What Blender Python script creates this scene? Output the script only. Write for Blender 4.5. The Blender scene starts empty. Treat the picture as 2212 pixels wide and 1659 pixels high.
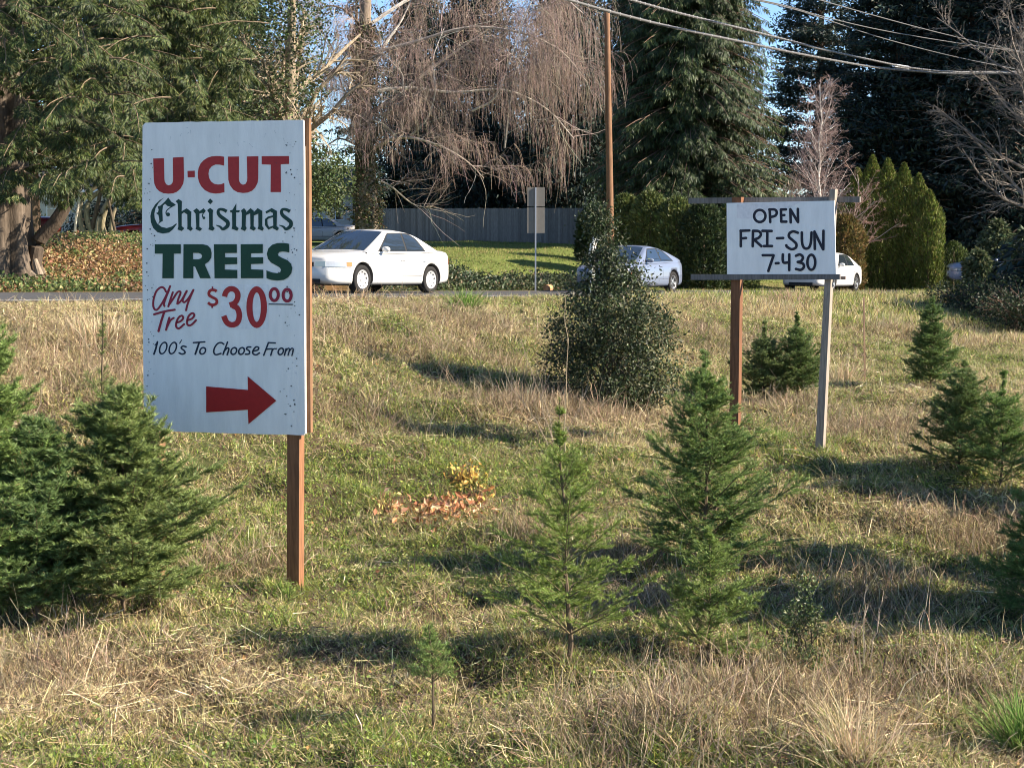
import bpy, math, random
import numpy as np
from mathutils import Vector
from mathutils.geometry import tessellate_polygon

R_ = np.random.default_rng(7)
sc = bpy.context.scene
COL = sc.collection
rad = math.radians

# ------------------------------------------------------------------ camera model (photo measured on a 2212 x 1659 copy)
F = 3250.0; CX, CY = 1106.0, 829.5
HOR = 487.0
PITCH = math.atan((CY - HOR) / F)
EYE = np.array([0.0, 0.0, 1.5])
cp, sp_ = math.cos(PITCH), math.sin(PITCH)

def ray(px, py):
    a = (px - CX) / F; b = (CY - py) / F
    return np.array([a, cp + b * sp_, -sp_ + b * cp])

def at(px, py, Y):
    d = ray(px, py)
    return EYE + d * (Y / d[1])

def atz(px, Y):            # ground point seen in column px at distance Y
    x = at(px, 487, Y)[0]
    return np.array([x, Y, float(hgt(x, Y))])

# ------------------------------------------------------------------ noise
def vnoise(x, y, seed=0):
    x = np.asarray(x, float); y = np.asarray(y, float)
    xi = np.floor(x).astype(np.int64); yi = np.floor(y).astype(np.int64)
    fx = x - xi; fy = y - yi
    fx = fx * fx * (3 - 2 * fx); fy = fy * fy * (3 - 2 * fy)
    def h(a, b):
        n = (a * 374761393 + b * 668265263 + seed * 974711) & 0x7fffffff
        n = ((n ^ (n >> 13)) * 1274126177) & 0x7fffffff
        return ((n ^ (n >> 16)) & 0xffff) / 65535.0
    return (h(xi, yi) * (1 - fx) * (1 - fy) + h(xi + 1, yi) * fx * (1 - fy)
            + h(xi, yi + 1) * (1 - fx) * fy + h(xi + 1, yi + 1) * fx * fy)

def fbm(x, y, s, seed=0, o=3):
    t = 0; a = 1; n = 0
    for k in range(o):
        t = t + a * vnoise(x / s + 13.7 * k, y / s - 7.1 * k, seed + k); n += a
        a *= .5; s = s * .5
    return t / n

def sst(v, a, b):
    t = np.clip((v - a) / (b - a), 0, 1)
    return t * t * (3 - 2 * t)

# ------------------------------------------------------------------ terrain
BX, BY = -2.7, 34.15
UA = rad(57.0); ux, uy = math.cos(UA), math.sin(UA)
def sn(x, y):
    dx = x - BX; dy = y - BY
    return dx * ux + dy * uy, dx * uy - dy * ux
def sn2xy(s, n):
    return BX + s * ux + n * uy, BY + s * uy - n * ux
NFAR, NNEAR = -2.7, 4.25
def zroad(s, n):
    s = np.clip(s, -30, 70)
    return -.03 - .0345 * s + .008 * n
def hgt(x, y, fine=True):
    x = np.asarray(x, float); y = np.asarray(y, float)
    s, n = sn(x, y)
    zr = zroad(s, np.clip(n, NFAR, NNEAR)) - .04
    # near side
    zf = -1.32 + .38 * sst(y, 12, 17) - .02 * np.maximum(0, y - 22) + .05 * sst(-x, 1, 5)
    rag = (vnoise(x / 1.7, y / 1.7, 5) - .5) * 1.6
    k = sst(n + rag * .6, NNEAR + .3, 12.2)
    hn = zr * (1 - k) + zf * k
    if fine:
        w = sst(n, NNEAR + .1, NNEAR + 1.2)
        hn = hn + w * ((fbm(x, y, .9, 3) - .5) * .30 + (vnoise(x / .25, y / .25, 9) - .5) * .10)
    # far side
    r = x / np.maximum(y, 1)
    d = -n + NFAR
    tg = np.clip(-.05 + (y - 45) / 35 * .62, -.5, .78) - sst(r, .03, .2) * 1.1
    bl = np.clip(-r / .24, 0, 1)
    kf = sst(d, .2, 12)
    hf = zr * (1 - kf) + tg * kf + bl * 1.05 * sst(d, .4, 8.5) * (1 - sst(y, 46, 62))
    if fine:
        hf = hf + sst(d, .3, 2) * (fbm(x, y, 2.5, 21) - .5) * .22
    return np.where(n > NNEAR, hn, np.where(n < NFAR, hf, zr))

# ------------------------------------------------------------------ mesh building
def unit(v):
    return v / np.maximum(np.linalg.norm(v, axis=-1, keepdims=True), 1e-9)

class MB:
    def __init__(s):
        s.V = []; s.C = []; s.F = []; s.n = 0
    def add(s, V, Fs, col=(1, 1, 1)):
        V = np.asarray(V, float).reshape(-1, 3)
        c = np.asarray(col, float)
        if c.ndim == 1: c = np.broadcast_to(c, (len(V), 3))
        s.V.append(V); s.C.append(c)
        if not isinstance(Fs, list) or isinstance(Fs[0][0], (int, np.integer)): Fs = [np.array(Fs)]
        for f in Fs:
            f = np.asarray(f, np.int64)
            if len(f): s.F.append(f + s.n)
        s.n += len(V)
        return s
    def empty(s): return s.n == 0
    def mesh(s, name, origin=(0, 0, 0), smooth=False):
        V = np.concatenate(s.V) - np.asarray(origin, float)
        C = np.concatenate(s.C)
        me = bpy.data.meshes.new(name)
        tot = np.concatenate([np.full(len(f), f.shape[1], np.int32) for f in s.F])
        idx = np.concatenate([f.ravel() for f in s.F]).astype(np.int32)
        me.vertices.add(len(V)); me.vertices.foreach_set('co', V.astype(np.float32).ravel())
        me.loops.add(len(idx)); me.loops.foreach_set('vertex_index', idx)
        me.polygons.add(len(tot))
        st = np.concatenate([[0], np.cumsum(tot)[:-1]]).astype(np.int32)
        me.polygons.foreach_set('loop_start', st)
        me.polygons.foreach_set('use_smooth', np.full(len(tot), bool(smooth)))
        a = me.color_attributes.new('Col', 'FLOAT_COLOR', 'POINT')
        a.data.foreach_set('color', np.concatenate([C, np.ones((len(C), 1))], 1).astype(np.float32).ravel())
        me.update(calc_edges=True); me.validate()
        return me
    def build(s, name, mat, parent=None, origin=(0, 0, 0), smooth=False):
        me = s.mesh(name, origin, smooth)
        o = bpy.data.objects.new(name, me); COL.objects.link(o)
        me.materials.append(mat)
        if parent is not None: o.parent = parent
        else: o.location = origin
        return o

def tag(o, label=None, cat=None, group=None, kind=None):
    if label: o['label'] = label
    if cat: o['category'] = cat
    if group: o['group'] = group
    if kind: o['kind'] = kind
    return o
def empty(name, loc, label, cat, group=None, rz=0):
    o = bpy.data.objects.new(name, None); COL.objects.link(o)
    o.location = tuple(loc); o.rotation_euler = (0, 0, rz); o.empty_display_size = .2
    return tag(o, label, cat, group)

BOXF = np.array([[0, 1, 3, 2], [4, 6, 7, 5], [0, 4, 5, 1], [2, 3, 7, 6], [0, 2, 6, 4], [1, 5, 7, 3]])
def obox(mb, o, U, V, W, a, b, col=(1, 1, 1)):
    """box in axes U,V,W from corner a to corner b (coordinates along the axes)"""
    o = np.asarray(o, float)
    P = []
    for i in (0, 1):
        for j in (0, 1):
            for k in (0, 1):
                P.append(o + U * (a[0], b[0])[i] + V * (a[1], b[1])[j] + W * (a[2], b[2])[k])
    return mb.add(P, BOXF, col)
EX, EY, EZ = np.eye(3)
def box(mb, a, b, col=(1, 1, 1)): return obox(mb, (0, 0, 0), EX, EY, EZ, a, b, col)

def tubes(mb, P, Rr, sides=4, col=(.3, .25, .2), cap=True):
    P = np.asarray(P, float)
    if P.ndim == 2: P = P[None]
    N, K, _ = P.shape
    Rr = np.asarray(Rr, float)
    if Rr.ndim < 2: Rr = np.broadcast_to(Rr if Rr.ndim == 0 else Rr[None, :], (N, K))
    T = unit(np.gradient(P, axis=1))
    ref = np.where(np.abs(T[..., 2:3]) > .9, EX, EZ)
    A = unit(np.cross(T, ref)); B = np.cross(T, A)
    th = np.arange(sides) * 2 * math.pi / sides
    V = (P[:, :, None] + Rr[:, :, None, None] * (A[:, :, None] * np.cos(th)[None, None, :, None] + B[:, :, None] * np.sin(th)[None, None, :, None]))
    idx = np.arange(N * K * sides).reshape(N, K, sides)
    a = idx[:, :-1]; b = idx[:, 1:]
    q = np.stack([a, np.roll(a, -1, 2), np.roll(b, -1, 2), b], -1).reshape(-1, 4)
    c = np.asarray(col, float)
    if c.ndim == 2 and len(c) == N: c = np.repeat(c, K * sides, 0)
    fs = [q]
    if cap and sides > 2: fs += [idx[:, -1, ::1].reshape(N, sides), idx[:, 0, ::-1].reshape(N, sides)]
    mb.add(V.reshape(-1, 3), fs, c)

def cards(mb, C, D, Nn, L, W, col, fold=0.0):
    n = len(C)
    D = unit(D); S = unit(np.cross(D, Nn)); N2 = np.cross(S, D)
    L = np.broadcast_to(L, (n,))[:, None]; W = np.broadcast_to(W, (n,))[:, None]
    up = N2 * W * fold
    V = np.stack([C, C + D * L * .45 + S * W * .5 + up, C + D * L, C + D * L * .45 - S * W * .5 + up], 1)
    i = np.arange(n)[:, None] * 4
    c = np.asarray(col, float)
    if c.ndim == 2: c = np.repeat(c, 4, 0)
    if fold: mb.add(V.reshape(-1, 3), [np.concatenate([i + [[0, 1, 2]], i + [[0, 2, 3]]])], c)
    else: mb.add(V.reshape(-1, 3), i + [[0, 1, 2, 3]], c)

def tris(mb, C, D, S, L, W, col):
    n = len(C)
    L = np.broadcast_to(L, (n,))[:, None]; W = np.broadcast_to(W, (n,))[:, None]
    V = np.stack([C - S * W * .5, C + S * W * .5, C + D * L], 1)
    i = np.arange(n)[:, None] * 3
    c = np.asarray(col, float)
    if c.ndim == 2: c = np.repeat(c, 3, 0)
    mb.add(V.reshape(-1, 3), i + [[0, 1, 2]], c)

def blades(mb, C, D, S, L, W, bend, col):
    """curved grass blades; D direction, S side, bend vector added at the tip"""
    n = len(C)
    L = L[:, None]; W = np.broadcast_to(W, (n,))[:, None]
    m = C + D * L * .55 + bend * .28
    t = C + D * L + bend
    V = np.stack([C - S * W * .5, C + S * W * .5, m - S * W * .4, m + S * W * .4, t], 1)
    i = np.arange(n)[:, None] * 5
    mb.add(V.reshape(-1, 3), [i + [[0, 1, 3, 2]], i + [[2, 3, 4]]], np.repeat(col, 5, 0))

def rdir(rng, n):
    return unit(rng.normal(size=(n, 3)))
def jit(rng, base, n, s=.18, hue=.1):
    b = np.asarray(base, float)
    v = 1 + rng.normal(size=(n, 1)) * s
    h = 1 + rng.normal(size=(n, 3)) * hue
    return np.clip(b * v * h, .004, .95)
def pick(rng, cols, p, n, s=.15, hue=.06):
    c = np.asarray(cols, float)[rng.choice(len(cols), n, p=np.asarray(p) / np.sum(p))]
    return np.clip(c * (1 + rng.normal(size=(n, 1)) * s) * (1 + rng.normal(size=(n, 3)) * hue), .004, .95)

def path(rng, P0, D0, L, K, grav=0.0, wob=.1, curl=None):
    """grow N polylines of K points"""
    N = len(P0)
    L = np.broadcast_to(L, (N,))
    P = np.zeros((N, K, 3)); P[:, 0] = P0
    d = unit(D0)
    st = (L / (K - 1))[:, None]
    g = np.broadcast_to(grav, (N,))[:, None]
    for k in range(1, K):
        d = unit(d + rng.normal(size=(N, 3)) * wob + g * np.array([0, 0, -1.0]))
        P[:, k] = P[:, k - 1] + d * st
    return P

def spawn(rng, P, Rr, m, t0, t1, a0, a1, planar=False, tpow=1.0):
    """children roots on parent polylines: position, direction, parent radius, t"""
    N, K, _ = P.shape
    t = t0 + (t1 - t0) * rng.random((N, m)) ** tpow
    f = t * (K - 1); i = np.minimum(f.astype(int), K - 2); w = (f - i)[..., None]
    ar = np.arange(N)[:, None]
    pos = P[ar, i] * (1 - w) + P[ar, i + 1] * w
    T = unit(P[ar, i + 1] - P[ar, i])
    Rr = np.broadcast_to(Rr, (N, K))
    r = Rr[ar, i] * (1 - w[..., 0]) + Rr[ar, i + 1] * w[..., 0]
    a = rng.uniform(a0, a1, (N, m))[..., None]
    if planar:
        s = unit(np.cross(EZ, T) + rng.normal(size=T.shape) * .22) * np.sign(rng.random((N, m, 1)) - .5)
    else:
        s = unit(np.cross(T, rdir(rng, N * m).reshape(N, m, 3)))
    D = T * np.cos(a) + s * np.sin(a)
    return pos.reshape(-1, 3), D.reshape(-1, 3), r.reshape(-1), t.reshape(-1)

def taper(r0, K, end=.25):
    return np.asarray(r0)[:, None] * np.linspace(1, end, K)[None, :]

# ------------------------------------------------------------------ materials
def mat(name, rough=.8, spec=.3, base=None, attr=True, noise=0, nscale=8, trans=0, metal=0, coat=0, bump=0, bscale=30, emis=None, stretch=None):
    m = bpy.data.materials.new(name); m.use_nodes = True
    nt = m.node_tree; N = nt.nodes; Lk = nt.links
    bs = N['Principled BSDF']; out = N['Material Output']
    bs.inputs['Roughness'].default_value = rough
    bs.inputs['Specular IOR Level'].default_value = spec
    bs.inputs['Metallic'].default_value = metal
    bs.inputs['Coat Weight'].default_value = coat
    bs.inputs['Coat Roughness'].default_value = .04
    if attr:
        a = N.new('ShaderNodeAttribute'); a.attribute_name = 'Col'; csock = a.outputs['Color']
    else:
        a = N.new('ShaderNodeRGB'); a.outputs[0].default_value = (*base, 1); csock = a.outputs[0]
    co = None
    if noise or bump:
        tc = N.new('ShaderNodeTexCoord'); co = tc.outputs['Object']
        if stretch:
            mp = N.new('ShaderNodeMapping'); mp.inputs['Scale'].default_value = stretch
            Lk.new(co, mp.inputs['Vector']); co = mp.outputs['Vector']
    if noise:
        nz = N.new('ShaderNodeTexNoise'); nz.inputs['Scale'].default_value = nscale; nz.inputs['Detail'].default_value = 6
        nz.inputs['Roughness'].default_value = .65
        Lk.new(co, nz.inputs['Vector'])
        mr = N.new('ShaderNodeMapRange'); mr.inputs[1].default_value = .3; mr.inputs[2].default_value = .7
        mr.inputs[3].default_value = 1 - noise; mr.inputs[4].default_value = 1 + noise
        Lk.new(nz.outputs[0], mr.inputs[0])
        mx = N.new('ShaderNodeVectorMath'); mx.operation = 'SCALE'
        Lk.new(csock, mx.inputs[0]); Lk.new(mr.outputs[0], mx.inputs['Scale'])
        csock = mx.outputs[0]
    Lk.new(csock, bs.inputs['Base Color'])
    if bump:
        nb = N.new('ShaderNodeTexNoise'); nb.inputs['Scale'].default_value = bscale; nb.inputs['Detail'].default_value = 5
        Lk.new(co, nb.inputs['Vector'])
        bp = N.new('ShaderNodeBump'); bp.inputs['Strength'].default_value = bump; bp.inputs['Distance'].default_value = .02
        Lk.new(nb.outputs[0], bp.inputs['Height']); Lk.new(bp.outputs[0], bs.inputs['Normal'])
    if trans:
        tr = N.new('ShaderNodeBsdfTranslucent'); Lk.new(csock, tr.inputs['Color'])
        ms = N.new('ShaderNodeMixShader'); ms.inputs[0].default_value = trans
        Lk.new(bs.outputs[0], ms.inputs[1]); Lk.new(tr.outputs[0], ms.inputs[2]); Lk.new(ms.outputs[0], out.inputs['Surface'])
    if emis:
        bs.inputs['Emission Color'].default_value = (*emis[0], 1); bs.inputs['Emission Strength'].default_value = emis[1]
    return m

M_leaf = mat('foliage', rough=.55, spec=.35, trans=.25)
M_gloss = mat('glossy_leaf', rough=.48, spec=.4, trans=.12)
M_needle = mat('needles', rough=.5, spec=.4, trans=.3)
M_grass = mat('grass', rough=.7, spec=.25, trans=.3)
M_straw = mat('straw', rough=.75, spec=.2, trans=.12)
M_bark = mat('bark', rough=.9, spec=.15, noise=.45, nscale=14, bump=.8, bscale=25, stretch=(1, 1, .25))
M_twig = mat('twig', rough=.85, spec=.2)
M_wood = mat('weathered_wood', rough=.8, spec=.2, noise=.35, nscale=9, bump=.06, bscale=20, stretch=(6, 6, .5))
M_paint = mat('sign_paint', rough=.55, spec=.3, noise=.075, nscale=4, bump=.1, bscale=40, stretch=(3, 3, .6))
M_letter = mat('letter_paint', rough=.5, spec=.3, noise=.1, nscale=25)
M_soil = None

# ------------------------------------------------------------------ world and light
SAZ, SEL = rad(-10.0), rad(30.0)
w = bpy.data.worlds.new("World"); sc.world = w; w.use_nodes = True
sky = w.node_tree.nodes.new('ShaderNodeTexSky'); sky.sky_type = 'NISHITA'; sky.sun_disc = False
sky.sun_elevation = SEL; sky.sun_rotation = rad(90) - SAZ; sky.air_density = .9; sky.dust_density = 0.0; sky.ozone_density = 4.0; sky.altitude = 1500
bg = w.node_tree.nodes['Background']; bg.inputs['Strength'].default_value = .095
w.node_tree.links.new(sky.outputs[0], bg.inputs['Color'])
sd = bpy.data.lights.new('sun', 'SUN'); sd.energy = 5.0; sd.angle = rad(.5); sd.color = (1, .88, .72)
so = bpy.data.objects.new('sun', sd); COL.objects.link(so)
tosun = Vector((math.cos(SAZ) * math.cos(SEL), math.sin(SAZ) * math.cos(SEL), math.sin(SEL)))
so.rotation_euler = tosun.to_track_quat('Z', 'Y').to_euler(); so.location = (30, -10, 30)

cam = bpy.data.cameras.new('camera'); co_ = bpy.data.objects.new('camera', cam); COL.objects.link(co_)
co_.location = tuple(EYE); co_.rotation_euler = (math.pi / 2 - PITCH, 0, 0)
cam.sensor_fit = 'HORIZONTAL'; cam.sensor_width = 36; cam.lens = 36 * F / 2212.0
cam.clip_start = .1; cam.clip_end = 3000
sc.camera = co_
sc.view_settings.view_transform = 'Standard'; sc.view_settings.look = 'None'; sc.view_settings.gamma = 1
sc.view_settings.exposure = 1.38
sc.render.engine = 'CYCLES'; sc.cycles.filter_width = 1.0
sc.cycles.max_bounces = 6; sc.cycles.diffuse_bounces = 3; sc.cycles.glossy_bounces = 2; sc.cycles.transmission_bounces = 4; sc.cycles.transparent_max_bounces = 4

# ------------------------------------------------------------------ ground sheet, road
def lines(segs):
    out = []
    for a, b, st in segs:
        out += list(np.arange(a, b, st))
    out.append(segs[-1][1]); return np.array(out)
xs = lines([(-900, -300, 100), (-300, -60, 20), (-60, -20, 2), (-20, -9, .5), (-9, 12, .16), (12, 30, .5), (30, 80, 3), (80, 300, 20), (300, 900, 100)])
ys = lines([(-60, 4, 4), (4, 6, .5), (6, 40, .16), (40, 60, .4), (60, 100, 1.5), (100, 300, 20), (300, 1500, 150)])
X, Y = np.meshgrid(xs, ys)
Z = hgt(X, Y)
V = np.stack([X, Y, Z], -1).reshape(-1, 3)
ny, nx = X.shape
ii = np.arange(ny * nx).reshape(ny, nx)
Q = np.stack([ii[:-1, :-1], ii[:-1, 1:], ii[1:, 1:], ii[1:, :-1]], -1).reshape(-1, 4)
s_, n_ = sn(V[:, 0], V[:, 1])
near = (n_ > NNEAR)[:, None]
g1 = fbm(V[:, 0], V[:, 1], 1.1, 31)[:, None]
soil = np.array([.085, .062, .036]); soilg = np.array([.06, .07, .025])
cn = soil * (1 - sst(g1, .4, .6)) + soilg * sst(g1, .4, .6)
lawn = np.array([.14, .17, .045]) * (.8 + .4 * g1)
r_ = (V[:, 0] / np.maximum(V[:, 1], 1))[:, None]
leafb = sst(-r_, .09, .12) * (1 - sst(V[:, 1:2], 50, 56))
tanb = sst(-n_[:, None], 2.6, 4) * (1 - sst(-n_[:, None], 6, 9))
cf = lawn * (1 - .6 * tanb) + np.array([.2, .14, .07]) * .6 * tanb
cf = cf * (1 - leafb) + np.array([.16, .09, .035]) * leafb
onroad = ((n_ > NFAR) & (n_ <= NNEAR))[:, None]
cg = np.where(near, cn, cf); cg = np.where(onroad, np.array([.08, .075, .065]), cg)
mb = MB(); mb.add(V, Q, cg)
M_ground = mat('soil', rough=.95, spec=.1, noise=.5, nscale=6, bump=1.0, bscale=18)
tag(mb.build('ground', M_ground, smooth=True), kind='structure')

def ribbon(n0, n1, s0, s1, dz, st=1.0, wob=0):
    ss = np.arange(s0, s1 + .01, st)
    A = []
    for k, s in enumerate(ss):
        w0 = (vnoise(s / 1.3, 3.3, 4) - .5) * wob; w1 = (vnoise(s / 1.1, 9.3, 4) - .5) * wob
        for n in (n0 + w0, n1 + w1):
            x, y = sn2xy(s, n); A.append((x, y, zroad(s, n) + dz))
    k = np.arange(len(ss) - 1) * 2
    return np.array(A), np.stack([k, k + 1, k + 3, k + 2], 1)
M_asph = mat('asphalt', rough=.9, spec=.2, attr=False, base=(.085, .083, .082), noise=.22, nscale=3, bump=.3, bscale=60)
mb = MB(); mb.add(*ribbon(NFAR, NNEAR, -60, 120, 0, .6, .3)); tag(mb.build('road', M_asph), kind='structure')
M_mark = mat('road_marking_paint', rough=.7, attr=False, base=(.72, .72, .68), noise=.12, nscale=10)
mb = MB(); mb.add(*ribbon(NNEAR - .62, NNEAR - .5, -60, 120, .005)); tag(mb.build('road_edge_line', M_mark), kind='structure')
M_marky = mat('yellow_marking_paint', rough=.7, attr=False, base=(.55, .36, .12), noise=.12, nscale=10)
mb = MB(); mb.add(*ribbon(NFAR + .35, NFAR + .45, -60, 120, .005)); tag(mb.build('road_marking', M_marky), kind='structure')

# ------------------------------------------------------------------ signs: tracing helpers
def smooth_line(pts, sub=4, closed=False):
    P = np.array(pts, float)
    if len(P) < 3: return P
    n = len(P); out = []
    rngk = range(n if closed else n - 1)
    for i in rngk:
        p0 = P[(i - 1) % n] if (closed or i > 0) else P[0] * 2 - P[1]
        p1 = P[i]; p2 = P[(i + 1) % n]
        p3 = P[(i + 2) % n] if (closed or i + 2 < n) else P[-1] * 2 - P[-2]
        for k in range(sub):
            t = k / sub
            out.append(.5 * ((2 * p1) + (-p0 + p2) * t + (2 * p0 - 5 * p1 + 4 * p2 - p3) * t * t + (-p0 + 3 * p1 - 3 * p2 + p3) * t ** 3))
    if not closed: out.append(P[-1])
    return np.array(out)

def stroke_poly(pts, w, smooth=True, rnd=True):
    P = smooth_line(pts) if smooth and len(pts) > 2 else np.array(pts, float)
    W = np.broadcast_to(w, (len(P),)) if np.ndim(w) == 0 else np.interp(np.linspace(0, 1, len(P)), np.linspace(0, 1, len(w)), w)
    T = unit(np.gradient(P, axis=0)); Nn = np.stack([-T[:, 1], T[:, 0]], 1)
    Lf = P + Nn * W[:, None] / 2; Rt = P - Nn * W[:, None] / 2
    quads = []
    for i in range(len(P) - 1): quads.append([Lf[i], Lf[i + 1], Rt[i + 1], Rt[i]])
    if rnd:
        for e, s in ((0, -1), (-1, 1)):
            a0 = math.atan2(Nn[e][1], Nn[e][0])
            fan = [P[e] + W[e] / 2 * np.array([math.cos(a0 - s * k * math.pi / 6), math.sin(a0 - s * k * math.pi / 6)]) for k in range(7)]
            quads.append(fan)
    return quads

def ring(cx, cy, rx, ry, ix, iy, shear=0, n=28):
    q = []
    for k in range(n):
        a, b = 2 * math.pi * k / n, 2 * math.pi * (k + 1) / n
        f = lambda X_, Y_, t: np.array([cx + X_ * math.cos(t) - shear * Y_ * math.sin(t), cy + Y_ * math.sin(t)])
        q.append([f(rx, ry, a), f(rx, ry, b), f(ix, iy, b), f(ix, iy, a)])
    return q

class Plane:
    """vertical board plane: unprojects photo pixels on to the board"""
    def __init__(s, px, py, Y, yaw):
        s.o = at(px, py, Y); s.N = np.array([-math.sin(yaw), -math.cos(yaw), 0]); s.U = np.array([math.cos(yaw), -math.sin(yaw), 0])
    def hit(s, px, py, off=0):
        d = ray(px, py); o = s.o + s.N * off
        return EYE + d * (np.dot(o - EYE, s.N) / np.dot(d, s.N))
def crop2d(ox, oy, sc_):
    return lambda x, y: ((ox + x / sc_) / 1.30334, (oy + y / sc_) / 1.30334)

class Lettering:
    def __init__(s, plane, conv): s.p = plane; s.c = conv; s.mb = MB(); s.k = 0
    def _pt(s, p, dz): return s.p.hit(*s.c(p[0], p[1])) + s.p.N * dz
    def quads(s, qs, col):
        s.k += 1; dz = .0012 + .00012 * s.k
        for q in qs:
            s.mb.add([s._pt(p, dz) for p in q], np.arange(len(q))[None, :], col)
    def poly(s, pts, col, holes=(), smooth=0):
        s.k += 1; dz = .0012 + .00012 * s.k
        loops = [pts] + list(holes)
        if smooth: loops = [smooth_line(l, smooth, True) for l in loops]
        vl = [[Vector((float(p[0]), float(p[1]), 0)) for p in l] for l in loops]
        t = tessellate_polygon(vl)
        flat = [s._pt(p, dz) for l in loops for p in l]
        s.mb.add(flat, np.array(t), col)
    def stroke(s, pts, w, col, smooth=True, rnd=True): s.quads(stroke_poly(pts, w, smooth, rnd), col)
    def ell(s, cx, cy, rx, ry, w, col, shear=0): s.quads(ring(cx, cy, rx + w / 2, ry + w / 2, rx - w / 2, ry - w / 2, shear), col)
    def disc(s, cx, cy, r, col, n=10):
        s.k += 1; dz = .0012 + .00012 * (s.k % 40)
        s.mb.add([s._pt((cx + r * math.cos(2 * math.pi * k / n), cy + r * math.sin(2 * math.pi * k / n)), dz) for k in range(n)], np.arange(n)[None, :], col)
    def build(s, name, parent, origin, label=None):
        o = s.mb.build(name, M_letter, parent, origin)
        if label: o['label'] = label
        return o

def board_prism(plane, pix, thick, col, off=0):
    """board outline (photo pixels) given its thickness behind the plane"""
    mb = MB()
    Fp = [plane.hit(*p) + plane.N * off for p in pix]; Bk = [p - plane.N * thick for p in Fp]
    n = len(pix)
    c = np.array(col)
    vl = [[Vector((float(p[0]), float(p[1]), 0)) for p in pix]]
    t = np.array(tessellate_polygon(vl))
    mb.add(Fp, t, c); mb.add(Bk, t[:, ::-1], c)
    for i in range(n):
        j = (i + 1) % n
        mb.add([Fp[i], Bk[i], Bk[j], Fp[j]], [[0, 1, 2, 3]], c)
    return mb

# ------------------------------------------------------------------ SIGN 1: the U-cut sign
RED = np.array([.42, .028, .03]); GRN = np.array([.008, .05, .04]); NAVY = np.array([.008, .022, .05]); MAR = np.array([.3, .018, .045])
P1 = Plane(657, 938, 11.3, rad(17))
base1 = np.array([*at(640, 1272, 11.45)[:2], 0]); base1[2] = hgt(base1[0], base1[1])
sign1 = empty('price_sign', base1, 'tall white board reading U-CUT Christmas TREES with a red arrow on wooden posts', 'sign')
rr = random.Random(3)
edge = [(308, 272), (314, 266)]
for k in range(1, 24): edge.append((314 + (652 - 314) * k / 24, 266 - 6.5 * k / 24 + rr.uniform(-.7, .5)))
edge += [(653, 259.5), (656, 262), (659, 936), (656, 940)]
for k in range(1, 24): edge.append((656 - (656 - 315) * k / 24, 940 - 9.5 * k / 24 + rr.uniform(-.5, .7)))
edge += [(313, 931), (311, 926), (308.5, 700), (307, 480)]
bd = board_prism(P1, edge, .018, (.88, .85, .80)).build('board', M_paint, sign1, base1)
# posts and frame behind the board
def hframe(P): return P.U, -P.N, EZ           # right, back, up
U_, K_, Z_ = hframe(P1)
def post_from_pixels(P, pxl, pxr, ytop, ybot, off, depth, col, lean=0.0):
    """post whose front face is parallel to the board, off metres behind it"""
    a = P.hit(pxl[0], ytop, -off); b = P.hit(pxr[0], ytop, -off); c = P.hit(pxr[1], ybot, -off); d = P.hit(pxl[1], ybot, -off)
    mb = MB(); Fr = [a, b, c, d]; Bk = [p - P.N * depth for p in Fr]
    V = Fr + Bk
    # subdivided a little and roughened so that the edges are not perfect
    mb.add(V, [[0, 3, 2, 1], [4, 5, 6, 7], [0, 1, 5, 4], [1, 2, 6, 5], [2, 3, 7, 6], [3, 0, 4, 7]], col)
    return mb
post_from_pixels(P1, (622, 619.5), (648, 645.5), 300, 1292, .024, .092, (.24, .115, .058)).build('post', M_wood, sign1, base1)
post_from_pixels(P1, (322, 324), (343, 345), 300, 1290, .024, .092, (.24, .13, .07)).build('post', M_wood, sign1, base1)
post_from_pixels(P1, (657.0, 660.5), (667.5, 671), 256, 935, .030, .04, (.22, .12, .065)).build('frame_board', M_wood, sign1, base1)
post_from_pixels(P1, (655.8, 659.4), (658.5, 661.8), 316, 937, .0185, .008, (.7, .6, .5)).build('lit_edge_strip', M_wood, sign1, base1)  # pale colour stands for the sunlit edge of the sheet
post_from_pixels(P1, (318, 320), (326, 328), 275, 925, .024, .04, (.3, .16, .085)).build('frame_board', M_wood, sign1, base1)

cA = crop2d(400, 420, 4.6083)
L = Lettering(P1, cA)
L.poly([(145,125),(285,120),(290,380),(295,425),(315,460),(345,472),(378,462),(397,435),(403,390),(400,112),(540,105),(545,380),(535,450),(500,515),(450,558),(400,577),(340,582),(280,575),(225,550),(185,510),(160,450),(152,380)], RED)
L.poly([(590,285),(685,282),(685,368),(592,370)], RED)
L.poly([(1065,102),(1015,93),(960,92),(905,97),(850,115),(800,147),(760,190),(735,245),(724,305),(726,370),(740,430),(768,485),(815,535),(880,568),(950,580),(1010,575),(1070,562),(1068,440),(1030,457),(985,462),(935,452),(895,422),(870,375),(862,320),(872,268),(905,226),(955,203),(1010,205),(1065,218)], RED)
L.poly([(1115,100),(1258,98),(1258,380),(1262,420),(1280,450),(1310,465),(1345,452),(1362,420),(1366,380),(1360,98),(1510,95),(1508,380),(1500,440),(1470,500),(1425,545),(1370,567),(1310,572),(1240,562),(1185,530),(1140,470),(1120,400)], RED)
L.poly([(1553,95),(1908,92),(1908,195),(1800,200),(1803,560),(1668,560),(1672,205),(1553,200)], RED)
L.build('red_lettering', sign1, base1, 'red block letters U-CUT')
L = Lettering(P1, cA)
G = GRN
L.poly([(295,628),(230,665),(170,722),(125,795),(108,870),(115,950),(145,1025),(200,1080),(270,1098),(350,1085),(400,1045),(452,975),(445,965),(390,1005),(320,1027),(250,1010),(195,965),(165,900),(160,840),(175,770),(215,700),(260,655)], G)
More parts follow.
